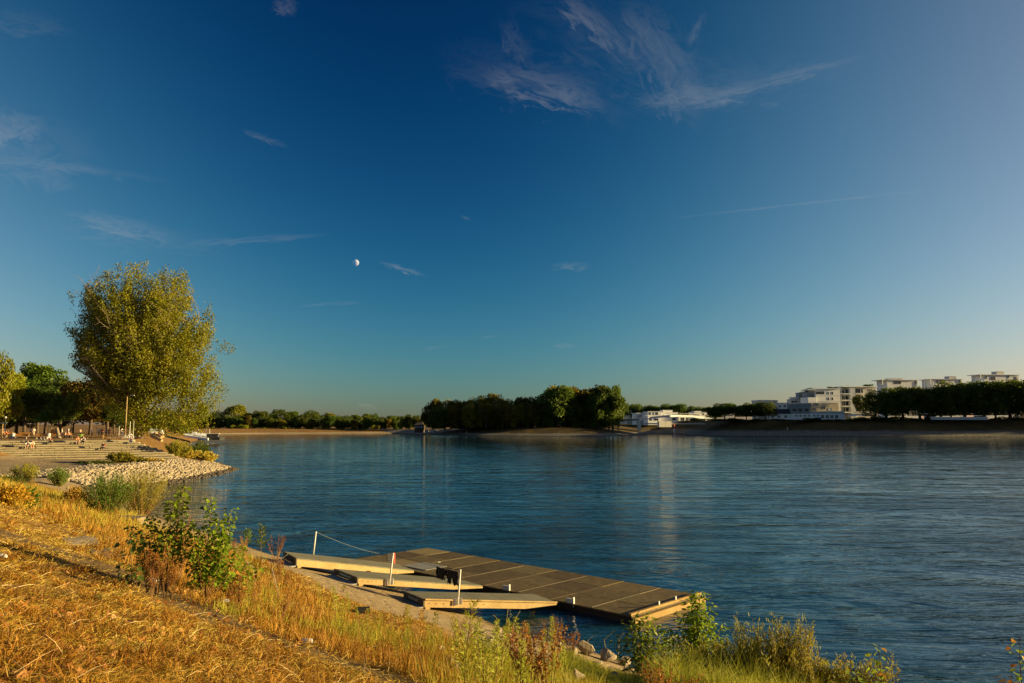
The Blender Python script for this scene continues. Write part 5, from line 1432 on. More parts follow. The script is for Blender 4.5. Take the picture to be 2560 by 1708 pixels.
P_ = [(81, 3, WHT, TAN, 'person in white top, left one of the pair seated on the lower left steps', False), (91, 3, (.8, .78, .55), ORG, 'person in pale yellow, right one of the pair on the lower left steps', False),
      (135, 1, (.12, .03, .03), BLK, 'person in a dark red top hunched on the upper step beside the white bicycle', True), (203, 1, ORG, TAN, 'person in orange sitting left of the one in grey near the middle of the steps', False), (217, 1, (.45, .42, .40), BLK, 'person in grey top and black trousers near the middle of the steps', True),
      (269, 4, (.25, .04, .03), BLK, 'lone person in dark red sitting lower down in the middle of the steps', True), (335, 1, (.2, .2, .35), JN, 'person in blue grey sitting at the right end of the steps', True)]
for i, (px, row, a, b_, lab, ll) in enumerate(P_):
    person(sit_at(px, row), RAD((-8, 12, 5, 10, -5, -25, 0)[i]) + RAD(20), 'sit', a, b_, lab, None, ll, scale=1.12)
def gz(px, D, zplane=STAIR_TOP):
    p = at(px, 1090, D); return (p.x, p.y, zplane + .0)
Q_ = [(154, 138, PNK, PNK, 'tall person in a long pale pink outfit standing by the park benches', 1.05), (247, 150, WHT, TAN, 'person in pale clothes at the left of the group on the plaza', 1), (254, 148, RED, BLK, 'person in a bright red top standing in the group on the plaza', 1), (265, 149, (.1, .12, .3), JN, 'person in dark blue in the middle of the plaza group', 1),
      (272, 150, ORG, TAN, 'person in orange at the right of the plaza group', 1), (305, 158, WHT, JN, 'person in white walking left of the lamp mast', 1), (76, 165, WHT, BLK, 'person in white standing far back behind the benches', 1), (84, 160, (.75, .6, .5), TAN, 'person in pale clothes right of the one in white behind the benches', 1),
      (170, 160, WHT, GRY, 'person with a white top behind the right sapling', 1), (230, 152, WHT, BLK, 'person in white leaning forward left of the plaza group', .9), (8, 140, BLK, BLK, 'dark clothed person standing at the left edge behind the lamp post', 1), (20, 141, (.2, .05, .04), BLK, 'dark red clothed person behind the leftmost bench', .8), (200, 156, TAN, BLK, 'person in tan between the park trunks', .9)]
for i, (px, D, a, b_, lab, sc) in enumerate(Q_): person(gz(px, D), RAD(i * 47 % 120 - 60), 'stand', a, b_, lab, None, i not in (1, 4), scale=sc * 1.04)
for i, (px, D, a, b_, lab) in enumerate([(16, 134, (.7, .2, .03), TAN, 'person in orange sitting on the leftmost park bench'), (173, 137, ORG, BLK, 'person in orange crouching right of the one in pink'), (163, 138, BLK, BLK, 'dark clothed person seated just right of the one in pink'), (30, 137, BLK, BLK, 'dark clothed person seated beside the left litter bin')]):
    p = gz(px, D); person((p[0], p[1], p[2] + (.46 if i in (0,) else .28)), RAD(10 + 20 * i), 'sit', a, b_, lab, None, True, scale=1.1)
for i in range(14):
    px = 1092 + [0, 6, 10, 12, 17, 18, 21, 24, -20, -34, 60, 74, -48, 30][i]; p = ground(px, 1081 + (i % 4))
    person((p.x, p.y, p.z), i, 'stand', [WHT, BLK, JN, GRY][i % 4], [BLK, JN, TAN][i % 3], 'tiny figure standing on the shaded sand beach of the island', 'people on the island beach')
for px, py, lab in ((1834, 1066, 'tiny pale figure at the edge of the island slope'), (1969, 1077, 'tiny white clad figure on the right embankment')):
    p = ground(px if px > 1900 else 1488, py); person(p, 0, 'stand', WHT, WHT, lab)

# ------------------------------------------------------------------ bicycles, benches, bins, posts
def bicycle(loc, rz, frame, label, lean=0.0):
    e = empty('bicycle', loc, rz, label, 'bicycle'); e.rotation_euler = (lean, 0, rz)
    fm = M[frame]
    for x_ in (-.52, .52):
        w = MB().ring((x_, 0, .34), (0, 1, 0), .32, .028, 22, 5).build('wheel', M['darkmetal'], e)
        b = MB()
        for i in range(8): a = i * PI / 4; b.tube([(x_, 0, .34), (x_ + .31 * math.cos(a), 0, .34 + .31 * math.sin(a))], .006, 3)
        b.ring((x_, 0, .34), (0, 1, 0), .30, .012, 20, 4); b.build('rim', M['galv'], w)
    b = MB()
    for a, c in (((-.52, .34), (-.15, .30)), ((-.52, .34), (-.28, .78)), ((-.15, .30), (-.30, .86)), ((-.15, .30), (.34, .72)), ((-.27, .76), (.33, .82)), ((.33, .86), (.36, .66)), ((.36, .66), (.52, .34))):
        b.tube([(a[0], 0, a[1]), (c[0], 0, c[1])], .026, 6)
    b.build('frame', fm, e)
    MB().tube([(.24, -.26, .98), (.32, -.1, .96), (.33, 0, .90), (.32, .1, .96), (.24, .26, .98)], .017, 5).build('handlebar', M['darkmetal'], e)
    MB().hexa([(-.42, -.07, .88), (-.18, -.02, .88), (-.18, .02, .88), (-.42, .07, .88), (-.42, -.08, .93), (-.18, -.02, .92), (-.18, .02, .92), (-.42, .08, .93)]).build('saddle', M['black'], e)
    MB().tube([(-.15, -.12, .22), (-.15, 0, .30), (-.15, .12, .38)], .014, 5).build('crank', M['darkmetal'], e)
x, y, z = sit_at(115, 1); bicycle((x, y + .2, z), RAD(-12), 'white_plastic', 'white bicycle leaning on the upper steps beside the hunched person', .25)
for i, (px, D, f, lab) in enumerate([(283, 133, 'darkmetal', 'dark bicycle parked at the left of the bikes on the plaza'), (292, 134, 'grey', 'grey bicycle parked left of the white ones'), (309, 131, 'galv', 'pale bicycle parked in the middle of the row on the plaza'), (318, 130, 'white_plastic', 'white bicycle with white basket parked at the right of the row'), (326, 131, 'white_plastic', 'rightmost white bicycle parked beside the mast')]):
    p = gz(px, D); bicycle(p, RAD(-20 + 13 * i), f, lab, .08)
    if i == 3:
        for dz in (0,): 
            o = KIDS.get('x'); b = MB(); b.box(.36, -.16, .72, .66, .16, .96); ob = b.build('basket', M['white_plastic'], bpy.data.objects['bicycle.004'] if 'bicycle.004' in bpy.data.objects else None)
def bench(loc, rz, label, w=2.2):
    e = empty('park_bench', loc, rz, label, 'bench', 'orange timber park benches')
    for i in range(3): MB().box(-w / 2, -.22 + i * .15, .43, w / 2, -.10 + i * .15, .48).build('seat_plank', M['bench'], e)
    for i in range(2): MB().hexa([(-w / 2, .26 + .03 * i, .56 + i * .17), (w / 2, .26 + .03 * i, .56 + i * .17), (w / 2, .30 + .03 * i, .56 + i * .17), (-w / 2, .30 + .03 * i, .56 + i * .17), (-w / 2, .28 + .03 * i, .70 + i * .17), (w / 2, .28 + .03 * i, .70 + i * .17), (w / 2, .32 + .03 * i, .70 + i * .17), (-w / 2, .32 + .03 * i, .70 + i * .17)]).build('back_plank', M['bench'], e)
    for s in (-1, 1): MB().box(s * w * .36 - .09, -.2, 0, s * w * .36 + .09, .3, .425).build('leg', M['concrete'], e)
    return e
for px, D, lab in [(15, 133, 'orange park bench at the left edge, partly behind the seated person'), (52, 133, 'orange park bench between the two litter bins, left of two'), (105, 132.5, 'orange park bench right of the long low rail'), (135, 142, 'short orange bench leaning beside the brown stump'), (60, 160, 'orange bench far back among the park trees'), (20, 158, 'orange bench in the back row at the left edge')]:
    bench(gz(px, D), RAD(10), lab)
e = empty('timber_rail', gz(62, 136), RAD(6), 'long low timber rail behind the park benches', 'rail')
for i in range(5): MB().box(i * 2.6, 0, .5, i * 2.6 + 2.55, .10, .62).build('rail', M['timber'], e)
for i in range(6): MB().box(i * 2.6 - .04, .1, 0, i * 2.6 + .08, .22, .66).build('post', M['timber'], e)
for px, lab in ((33, 'grey litter bin beside the left park bench'), (122, 'grey litter bin right of the third park bench')):
    e = empty('litter_bin', gz(px, 133), 0, lab, 'litter bin'); MB().tube([(0, 0, .1), (0, 0, .95)], [.24, .27], 12).build('drum', M['lightgrey'], e); MB().ring((0, 0, .95), (0, 0, 1), .26, .03, 14, 5).build('rim', M['galv'], e); MB().tube([(0, 0, 0), (0, 0, .12)], .06, 6).build('foot', M['darkmetal'], e)
# leaning stump with board
e = empty('tree_stump', gz(143, 141), 0, 'leaning broken brown trunk standing behind the benches', 'trunk'); MB().tube([(.4, 0, 0), (.1, 0, 1.0), (-.15, 0, 1.9)], [.34, .30, .26], 9).build('bole', M['bark'], e); MB().box(-1.2, -.02, .9, -.2, .03, 1.6).build('board', M['bench'], e)
def post(name, px, ytop, D, r, mat, lab, cat, top=None, z0=STAIR_TOP):
    p = at(px, 1090, D); h = at(px, ytop, D).z - z0; e = empty(name, (p.x, p.y, z0), 0, lab, cat)
    MB().tube([(0, 0, 0), (0, 0, h)], [r, r * .7], 8).build('shaft', M[mat], e)
    if top == 'lamp': MB().tube([(0, 0, h), (0, 0, h + .12), (0, 0, h + .4), (0, 0, h + .5)], [.10, .24, .22, .06], 10).build('lamp_head', M['white_plastic'], e)
    if top == 'arm': MB().tube([(0, 0, h - .1), (.3, 0, h + .1), (.9, 0, h + .12)], .05, 6).build('arm', M[mat], e); MB().box(.6, -.12, h + .05, 1.2, .12, h + .16).build('lamp_head', M['galv'], e)
    if top == 'sign': MB().box(-.35, -.03, h - .05, .35, .03, h + .22).build('sign_board', M['green_sign'], e)
    if top == 'flat': MB().box(-.7, -.03, h - .05, .7, .03, h + .16).build('sign_board', M['green_sign'], e)
post('lamp_mast', 313, 990, 134, .11, 'timber', 'tall brown lamp mast standing at the edge of the steps plaza', 'lamp post', 'arm')
post('white_post', 324, 1054, 134, .05, 'white_plastic', 'short bright white post right of the brown mast', 'post')
post('thin_post', 333, 1052, 131, .04, 'galv', 'thin grey post above the right end of the steps', 'post')
post('goal_post', 5, 1058, 136, .09, 'timber', 'pale wooden post at the far left edge of the park', 'post', 'flat')
post('lamp_post', 11, 1047, 165, .07, 'galv', 'small park lamp with round head at the left edge', 'lamp post', 'lamp')
post('path_sign', 241, 1060, 150, .05, 'galv', 'pale green sign on a post left of the people on the plaza', 'sign', 'sign')
post('notice_board', 297, 1064, 155, .06, 'galv', 'wide pale green sign board behind the parked bicycles', 'sign', 'flat')
post('short_post', 34, 1063, 150, .05, 'green_sign', 'short green post behind the left benches', 'post')
post('short_post', 119, 1065, 150, .05, 'green_sign', 'short green post behind the third bench', 'post')
e = empty('parked_van', at(391, 1087, 175), RAD(12), 'pale van partly hidden under the right side of the great poplar', 'van')
b = MB(); b.hexa([(-2.6, -1, .4), (2.6, -1, .4), (2.6, 1, .4), (-2.6, 1, .4), (-2.5, -.9, 2.3), (1.6, -.9, 2.3), (1.6, .9, 2.3), (-2.5, .9, 2.3)]); b.build('body', M['white'], e)
MB().box(-2.0, -1.04, 1.3, 1.2, -.98, 1.95).build('side_window', M['green_sign'], e)
e.scale = (.6, .6, .6)
for x_ in (-1.7, 1.7): 
    for y_ in (-.95, .95): MB().ring((x_, y_, .36), (0, 1, 0), .26, .10, 14, 6).build('wheel', M['black'], e)
# green parasol-like plant beside the seated pair
p = sit_at(209, 0); e = empty('green_umbrella', (p[0], p[1], p[2]), 0, 'small bright green umbrella held upside down between the seated pair', 'umbrella')
b = MB(); b.add([(.55 * math.cos(i * PI / 4), .55 * math.sin(i * PI / 4), .95 - .0) for i in range(8)] + [(0, 0, .55), (0, 0, .50)], [(i, (i + 1) % 8, 8) for i in range(8)] + [((i + 1) % 8, i, 9) for i in range(8)]); b.build('canopy', mat_simple('lime_cloth', (.25, .38, .08), None, 5, .8), e); MB().tube([(0, 0, .0), (0, 0, .7)], .015, 5).build('stick', M['darkmetal'], e)

# ------------------------------------------------------------------ vegetation of the near bank
M['straw'] = mat_leaf('dry_straw', [(0, (.11, .062, .006)), (.3, (.29, .19, .020)), (.65, (.50, .36, .055)), (1, (.70, .56, .16))], .25, .6, patch=.45, pscale=.7)
M['straw_rust'] = mat_leaf('rusty_straw', [(0, (.14, .06, .006)), (.4, (.33, .165, .014)), (.75, (.50, .29, .028)), (1, (.56, .40, .06))], .3, .6, patch=.4, pscale=1.0)
M['meadow'] = mat_leaf('golden_meadow_grass', [(0, (.12, .07, .008)), (.3, (.26, .15, .02)), (.6, (.34, .24, .03)), (.8, (.26, .25, .025)), (1, (.50, .38, .09))], .3, .6, patch=.5, pscale=.5)
M['yellow_grass'] = mat_leaf('yellow_green_grass', [(0, (.14, .14, .012)), (.4, (.26, .25, .02)), (.75, (.38, .34, .035)), (1, (.48, .38, .06))], .35, .6, patch=.4, pscale=1.2)
M['weed_leaf'] = mat_leaf('weed_leaves', [(0, (.17, .18, .014)), (.5, (.30, .31, .024)), (1, (.44, .40, .05))], .4, .6, patch=.2, pscale=1.0)
M['weed_rust'] = mat_leaf('rust_seed_heads', [(0, (.16, .055, .008)), (.5, (.33, .125, .014)), (1, (.44, .22, .03))], .25, .7, patch=.2)
M['weed_orange'] = mat_leaf('orange_dry_weed', [(0, (.24, .12, .016)), (.5, (.38, .20, .03)), (1, (.46, .29, .06))], .3, .7, patch=.2)
M['weed_purple'] = mat_leaf('purple_seed_heads', [(0, (.05, .012, .018)), (.5, (.11, .03, .035)), (1, (.18, .06, .04))], .2, .7, patch=.2)
M['weed_green'] = mat_leaf('green_spike_leaves', [(0, (.06, .10, .012)), (.5, (.11, .16, .018)), (1, (.18, .22, .03))], .4, .6, patch=.2)
M['dead_leaf'] = mat_leaf('dead_leaves', [(0, (.22, .07, .015)), (.5, (.40, .16, .035)), (1, (.52, .30, .12))], .25, .6, patch=.1)
M['willow_leaf'] = mat_leaf('willow_leaves', [(0, (.14, .14, .012)), (.5, (.26, .235, .018)), (1, (.38, .32, .05))], .4, .6, patch=.3, pscale=.8)
M['broad_leaf'] = mat_leaf('broad_leaves', [(0, (.11, .16, .010)), (.5, (.20, .28, .015)), (1, (.36, .40, .04))], .5, .45, patch=.15, pscale=1)
M['broad_dark'] = mat_leaf('dark_broad_leaves', [(0, (.035, .06, .010)), (.5, (.06, .09, .012)), (1, (.10, .12, .02))], .35, .5, patch=.15, pscale=1)  # darker leaf tone, mixed among the brighter leaves
M['stem'] = mat_simple('brown_stem', (.16, .085, .03), (.24, .13, .05), 6, .8)
M['green_stem'] = mat_simple('green_stem', (.12, .13, .03), (.17, .17, .04), 6, .8)

def down_slope(X, Y):
    e = .4
    z0 = z_left(X, Y)[0]; gx = (z_left(X + e, Y)[0] - z0) / e; gy = (z_left(X, Y + e)[0] - z0) / e
    d = np.stack([-gx, -gy, -(gx ** 2 + gy ** 2)], 1)
    return unit(d)
def scatter(n, d0, d1, a0, a1, rg, power=1.0):
    """n points in a sector round the view point, nearer ones denser"""
    if power == 1: r = d0 * (d1 / d0) ** rg.random(n)
    else: r = d0 + (d1 - d0) * rg.random(n)
    a = np.radians(a0 + (a1 - a0) * rg.random(n))
    return r * np.sin(a), r * np.cos(a), r
def pathd(X, Y): return seg_dist(X, Y, PATH)[0]

rg = np.random.default_rng(5)
# short mown straw lying on the slope
X, Y, R_ = scatter(330000, 3.6, 46, -42, 8, rg)
Z, S_ = z_left(X, Y); pd = pathd(X, Y)
thin = ((fbm(X * .9, Y * .9, 3) > -.22) | (rg.random(len(X)) < .4)) & ((vnoise(X * 4.5, Y * 4.5) > -.22) | (rg.random(len(X)) < .3))
keep = (S_ > 6.2) & ((pd > .34 + .012 * Y) | (rg.random(len(X)) < .18)) & thin
X, Y, Z, R_ = X[keep], Y[keep], Z[keep], R_[keep]; n = len(X)
P = np.stack([X, Y, Z - .01], 1)
dirs = unit(unit(rg.normal(size=(n, 3)) * np.array([1, 1, .2])) * .75 + down_slope(X, Y) * .45 + np.array([.0, 0, .45])[None])
dirs[:, 2] = np.abs(dirs[:, 2]) * .9 + .05
V, F = blades(P, .05 + .13 * rg.random(n) ** 1.5 + .0012 * R_, .0020 + .00055 * R_, dirs, .55, rg)
tag(link('dry_grass', npmesh('dry_grass', V, F, [M['straw']])), 'short dry straw coloured grass covering the near river bank slope', 'grass', kind='stuff')
# coarser tussocks, so the slope is not even
tv = []
C_n = 2600
X, Y, R_ = scatter(C_n, 3.8, 44, -42, 6, rg); S_ = z_left(X, Y)[1]; keep = (S_ > 6.5) & (pathd(X, Y) > .5 + .01 * Y); X, Y, R_ = X[keep], Y[keep], R_[keep]
k = 26
Xc = np.repeat(X, k) + rg.normal(size=len(X) * k) * .06; Yc = np.repeat(Y, k) + rg.normal(size=len(X) * k) * .06; Rr = np.repeat(R_, k)
Zc = z_left(Xc, Yc)[0]; n = len(Xc)
D = unit(rg.normal(size=(n, 3)) * np.array([.6, .6, .1]) + np.array([.15, -.1, .75]))
V, F = blades(np.stack([Xc, Yc, Zc - .01], 1), (.10 + .16 * rg.random(n)) * np.repeat(.6 + .8 * rg.random(len(X)), k), .003 + .0005 * Rr, D, .9, rg)
tag(link('grass_tussocks', npmesh('grass_tussocks', V, F, [M['straw_rust']])), 'scattered rusty tussocks of taller dry grass on the near slope', 'grass', kind='stuff')
# fallen leaves on the slope
X, Y, R_ = scatter(2600, 4, 30, -40, 2, rg); patch = fbm(X * .55 + 9, Y * .55, 2) > -.02; S_ = z_left(X, Y)[1]; keep = (S_ > 7) & patch; X, Y = X[keep], Y[keep]; n = len(X)
V, F = leaves(np.stack([X, Y, z_left(X, Y)[0] + .03], 1), .085, .065, nrm=rg.normal(size=(n, 3)) * .5 + np.array([0, 0, 1]), rg=rg)
tag(link('fallen_leaves', npmesh('fallen_leaves', V, F, [M['dead_leaf']])), 'orange fallen leaves scattered over the dry grass slope', 'leaf litter', kind='stuff')
# bright seed stalks lying about
X, Y, R_ = scatter(1500, 5, 34, -40, 4, rg); S_ = z_left(X, Y)[1]; keep = S_ > 7; X, Y, R_ = X[keep], Y[keep], R_[keep]; n = len(X)
D = unit(rg.normal(size=(n, 3)) * np.array([1, 1, .12]) + np.array([0, 0, .18]))
V, F = blades(np.stack([X, Y, z_left(X, Y)[0] + .03], 1), .14 + .22 * rg.random(n), .0025 + .0003 * R_, D, .3, rg)
tag(link('dry_stalks', npmesh('dry_stalks', V, F, [mat_leaf('bleached_stalks', [(0, (.45, .32, .14)), (1, (.62, .48, .24))], .1, .6)])), 'pale bleached grass stalks lying on the slope', 'dry stalks', kind='stuff')

# the belt of tall weeds between path and gravel
def world_poly(px): return [tuple(ground(*p)[:2]) for p in px]
BELT = world_poly([(-60, 1200), (60, 1262), (200, 1322), (300, 1398), (345, 1448), (560, 1540), (800, 1626), (1000, 1690), (1090, 1745), (1200, 1800), (1500, 1900), (1900, 1900), (1720, 1790), (1560, 1755), (1440, 1715), (1350, 1665),
                   (1250, 1622), (1130, 1604), (1010, 1592), (900, 1566), (810, 1508), (730, 1446), (650, 1404), (560, 1372), (430, 1350), (330, 1330), (250, 1288), (160, 1240), (60, 1205), (-60, 1170)])
BX = [p[0] for p in BELT]; BY = [p[1] for p in BELT]
def belt_points(n, rg):
    X = min(BX) + (max(BX) - min(BX)) * rg.random(n * 14); Y = min(BY) + (max(BY) - min(BY)) * rg.random(n * 14) ** 1.6
    d = np.hypot(X, Y); ok = inside(X, Y, BELT) & (rg.random(len(X)) < np.clip((14 / np.maximum(d, 1)) ** 1.3, .12, 1)); X, Y = X[ok][:n], Y[ok][:n]
    return X, Y
X, Y = belt_points(70000, rg); Z, S_ = z_left(X, Y); R_ = np.hypot(X, Y); n = len(X)
clump = .55 + .9 * np.clip(fbm(X * 1.1, Y * 1.1, 3) + .45, 0, 1)
L = (.08 + .27 * rg.random(n)) * clump
D = unit(rg.normal(size=(n, 3)) * np.array([.24, .24, .05]) + np.array([.03, 0, 1]))
V, F = blades(np.stack([X, Y, Z - .02], 1), L, .0035 + .00045 * R_, D, .3, rg)
px_ = CX + F_PX * X / Y
cz = fbm(X * .8 + 40, Y * .8, 2)
sel = np.where(px_ > 1000 + 260 * rg.random(n), 1, np.where(cz + .2 * (rg.random(n) - .5) > .16, 2, 0))
for flag, nm, mt, lab in ((2, 'olive_grass', 'yellow_grass', 'clumps of yellow green grass among the rusty weeds beside the path'), (False, 'tall_dry_grass', 'straw_rust', 'tall rusty dry grass between the path and the gravel'), (True, 'tall_yellow_grass', 'yellow_grass', 'tall yellow green grass at the lower right of the bank')):
    q = np.nonzero(sel == flag)[0]
    vv_ = V.reshape(n, 5, 3)[q].reshape(-1, 3); b5 = np.arange(len(q))[:, None] * 5
    tag(link(nm, npmesh(nm, vv_, [b5 + np.array([[0, 1, 2, 3]]), b5 + np.array([[3, 2, 4]])], [M[mt]])), lab, 'grass', kind='stuff')
# yellow meadow at the far end of the near slope
X = -48 + 34 * rg.random(60000); Y = 24 + 34 * rg.random(60000); Z, S_ = z_left(X, Y); keep = (S_ > 5.0) & (S_ < 17) & (fbm(X * .3, Y * .3, 2) > -.12); X, Y, Z = X[keep], Y[keep], Z[keep]; n = len(X)
D = unit(rg.normal(size=(n, 3)) * np.array([.25, .25, .05]) + np.array([.05, 0, 1]))
V, F = blades(np.stack([X, Y, Z - .02], 1), .22 + .42 * rg.random(n), .022 + 0 * X, D, .4, rg)
tag(link('golden_grass', npmesh('golden_grass', V, F, [M['meadow']])), 'high golden grass where the near slope drops to the gravel bay', 'grass', kind='stuff')
# nodding grasses at the bottom right
X = -1 + 9 * rg.random(60000); Y = 11 + 10 * rg.random(60000); Z, S_ = z_left(X, Y); q = X / Y
top = np.interp(q, [.06, .12, .16, .19, .30, .40, .46], [.45, .18, .22, .90, .95, .85, .2])
keep = (S_ > .8) & (S_ < 6.5) & (q > .06) & (q < .46) & (rg.random(60000) < .95); X, Y, Z, top = X[keep], Y[keep], Z[keep], top[keep]; n = len(X)
D = unit(rg.normal(size=(n, 3)) * np.array([.20, .20, .04]) + np.array([.05, 0, 1]))
V, F = blades(np.stack([X, Y, Z - .02], 1), (.7 + .75 * rg.random(n)) * top, .007 + 0 * X, D, .9, rg)
tag(link('nodding_grass', npmesh('nodding_grass', V, F, [M['yellow_grass']])), 'tall nodding yellow green grasses along the bottom right edge', 'grass', kind='stuff')

# weeds grown along the foot of every step
U_, V_r, Zw = [], [], []
for k in range(STAIR_N_ROWS + 1):
    m_ = 2400; u_ = -.75 * k * STAIR_TREAD + (38 + .75 * k * STAIR_TREAD) * rg.random(m_); ok = vnoise(u_ * .5 + 13 * k, u_ * 0 + k) > -.30
    U_.append(u_[ok]); V_r.append(-k * STAIR_TREAD - .04 - .22 * rg.random(ok.sum())); Zw.append(np.full(ok.sum(), STAIR_TOP - (k + 1) * STAIR_RISE))
U_, V_r, Zw = map(np.concatenate, (U_, V_r, Zw)); sx_, sy_, _ = stair_pt(U_, V_r, 0); n = len(U_)
D = unit(rg.normal(size=(n, 3)) * np.array([.5, .5, .05]) + np.array([0, 0, 1]))
V, F = blades(np.stack([sx_, sy_, Zw], 1), .07 + .13 * rg.random(n) ** 2, .035 + 0 * U_, D, .3, rg)
M['step_weed'] = mat_leaf('brown_step_weeds', [(0, (.05, .035, .006)), (.5, (.11, .075, .012)), (1, (.20, .14, .02))], .2, .6)
tag(link('step_weeds', npmesh('step_weeds', V, F, [M['step_weed']])), 'brown dry weeds growing along the foot of each riverside step', 'weeds', kind='stuff')

# --- single plants
def narrow(C, D, L, Wd, rg):
    """narrow pointed leaves set on stems: centres C, directions D"""
    n = len(C); D = unit(D); s = unit(np.cross(D, rg.normal(size=(n, 3)))); L = L[:, None]
    V = np.stack([C, C + D * L * .45 + s * Wd * .5, C + D * L, C + D * L * .45 - s * Wd * .5], 1).reshape(-1, 3)
    return V, np.arange(n * 4).reshape(n, 4)
PLANT = {}
def spire(k, n=260, w=.10, up=.8, L=.085, lw=.014, z0=.12, kind='spire'):
    """an upright stem 1 m high clothed in narrow leaves"""
    key = (kind, k)
    if key in PLANT: return PLANT[key]
    rg = np.random.default_rng(100 + k); b = MB(); lean = rg.normal(size=2) * .05
    st = lambda z: np.stack([lean[0] * z ** 2, lean[1] * z ** 2, z], -1)
    zs = np.linspace(0, 1, 6); b.tube([tuple(st(z)) for z in zs], [.007, .0065, .006, .005, .004, .002], 4)
    z = z0 + (1 - z0) * rg.random(n) ** .85; a = rg.random(n) * 2 * PI
    taper = np.clip(1.25 - z, .25, 1) * np.clip(z * 3, .4, 1)
    d = np.stack([np.cos(a), np.sin(a), np.full(n, up)], 1); C = st(z) + d * (rg.random(n) * w * taper)[:, None] * np.array([1, 1, .6])
    V, F = narrow(C, d + rg.normal(size=(n, 3)) * .2, L * (.5 + .8 * rg.random(n)) * (.5 + .5 * taper), lw, rg)
    PLANT[key] = (b.mesh('stem', M['stem']), V, F); return PLANT[key]
def heads(k, stems=5, n=420, kind='heads', spreadr=.22):
    """several stems with dense seed clusters on side spikes"""
    key = (kind, k)
    if key in PLANT: return PLANT[key]
    rg = np.random.default_rng(200 + k); b = MB(); C = []
    for i in range(stems):
        a = rg.random() * 2 * PI; r = spreadr * rg.random() ** .5; top = np.array([math.cos(a) * r * 1.4, math.sin(a) * r * 1.4, .7 + .3 * rg.random()])
        b.tube([(math.cos(a) * .02, math.sin(a) * .02, 0), tuple(top * .5), tuple(top)], [.008, .006, .002], 4)
        for j in range(6):
            f = .45 + .5 * j / 6; p = top * f; q = p + np.array([rg.normal() * .07, rg.normal() * .07, .10 + .08 * rg.random()]); b.tube([tuple(p), tuple(q)], [.004, .002], 3)
            m_ = n // (stems * 6); t_ = rg.random(m_)[:, None]; C.append(p + (q - p) * t_ + rg.normal(size=(m_, 3)) * .010)
    C = np.concatenate(C); V, F = leaves(C, .026, .020, rg=rg)
    PLANT[key] = (b.mesh('stem', M['stem']), V, F); return PLANT[key]
PM = {}
def plant(name, base, H, kind, k, leafmat, label, group=None, wide=1.0, part='foliage', **kw):
    stem, V, F = (spire if 'spire' in kind else heads)(k, kind=kind, **kw)
    key = (kind, k, leafmat)
    if key not in PM: PM[key] = npmesh(part, V, F, [M[leafmat]])
    e = empty(name, base, random.uniform(0, 6), label, 'weed', group); e.scale = (H * wide, H * wide, H)
    link('stem', stem, e); link(part, PM[key], e); return e
def by_px(px, ybase, ytop):
    g = ground(px, ybase); return g, max(.15, (ytop and at(px, ytop, g.y).z - g.z))
def W_(name, px, yb, yt, kind, leafmat, label, group=None, **kw):
    g, H = by_px(px, yb, yt); return plant(name, g, H, kind, random.randrange(4), leafmat, label, group, **kw)
yl = [(918, 1612, 1528, 'orange tinted spire weed left of the black bucket'), (952, 1592, 1532, 'slim spire weed just right of the black bucket'), (1018, 1640, 1516, 'tall yellow green spire weed before the nearest gangway'), (1085, 1650, 1532, 'dense yellow green spire weed right of the tall one before the gangway'), (1127, 1592, 1532, 'small brush like spire weed on the gravel edge'),
      (1150, 1664, 1556, 'yellow spire weed over the dark stones'), (1190, 1690, 1548, 'tall spire weed right of the dark stones'), (1228, 1700, 1552, 'spire weed below the pale stones of the bank edge'), (1262, 1700, 1568, 'broad yellow spire weed in the thick of the weeds'), (1303, 1690, 1546, 'tallest yellow spire weed against the dark water'),
      (1322, 1700, 1552, 'twin yellow spire weed right of the tallest'), (1382, 1690, 1546, 'golden spire weed beside the dry branched bush'), (1412, 1706, 1604, 'bright green yellow spire weed left of the boulders'), (1352, 1712, 1575, 'spire weed between the twin and the golden one'), (1116, 1706, 1654, 'small upright green stalk at the bottom of the weeds')]
for i, (px, yb, yt, lab) in enumerate(yl): W_('spire_weed', px, yb, yt, 'spire', 'weed_leaf' if i % 5 else 'weed_orange', lab, None, wide=1.0)
W_('spire_weed', 617, 1392, 1322, 'spire_g', 'weed_green', 'left of two bright green leafy spikes rising against the water', None, wide=1.2, n=150, w=.16, L=.16, lw=.03, z0=.4)
W_('spire_weed', 652, 1400, 1315, 'spire_g', 'weed_green', 'taller right one of two green leafy spikes against the water', None, wide=1.1, n=150, w=.16, L=.16, lw=.03, z0=.3)
W_('seed_weed', 690, 1408, 1336, 'heads', 'weed_purple', 'dark purple feathery weed beside the rearmost gangway', None, wide=1.2, stems=9, n=700)
W_('seed_weed', 436, 1450, 1292, 'heads_t', 'weed_rust', 'tall orange rust seed spike among the broad leaved saplings', None, wide=.35, stems=3, n=700)
W_('seed_weed', 452, 1450, 1284, 'heads_t', 'dead_leaf', 'pale rust spike of dead leaves between the two saplings', None, wide=.4, stems=4, n=700)
for i, (px, yb, yt) in enumerate([(352, 1470, 1372), (368, 1486, 1368), (392, 1492, 1352), (412, 1496, 1380), (428, 1500, 1400), (378, 1500, 1410)]):
    W_('dock_weed', px, yb, yt, 'heads', 'weed_rust', 'dry rust red dock plant in the clump left of the saplings', 'rust red docks left of the saplings', wide=.75, stems=8, n=800)
W_('seed_weed', 550, 1450, 1352, 'heads', 'weed_orange', 'golden feathery weed right of the broad leaved sapling', None, wide=.7, stems=8, n=700)
W_('branched_bush', 1432, 1640, 1572, 'heads_b', 'weed_rust', 'dry brown branched bush in seed standing over the boulders', None, wide=1.5, stems=12, n=1100, spreadr=.35)
W_('branched_bush', 1380, 1640, 1542, 'heads_b', 'weed_rust', 'thin twiggy brown bush left of the dry branched bush', None, wide=.9, stems=12, n=1100, spreadr=.35)
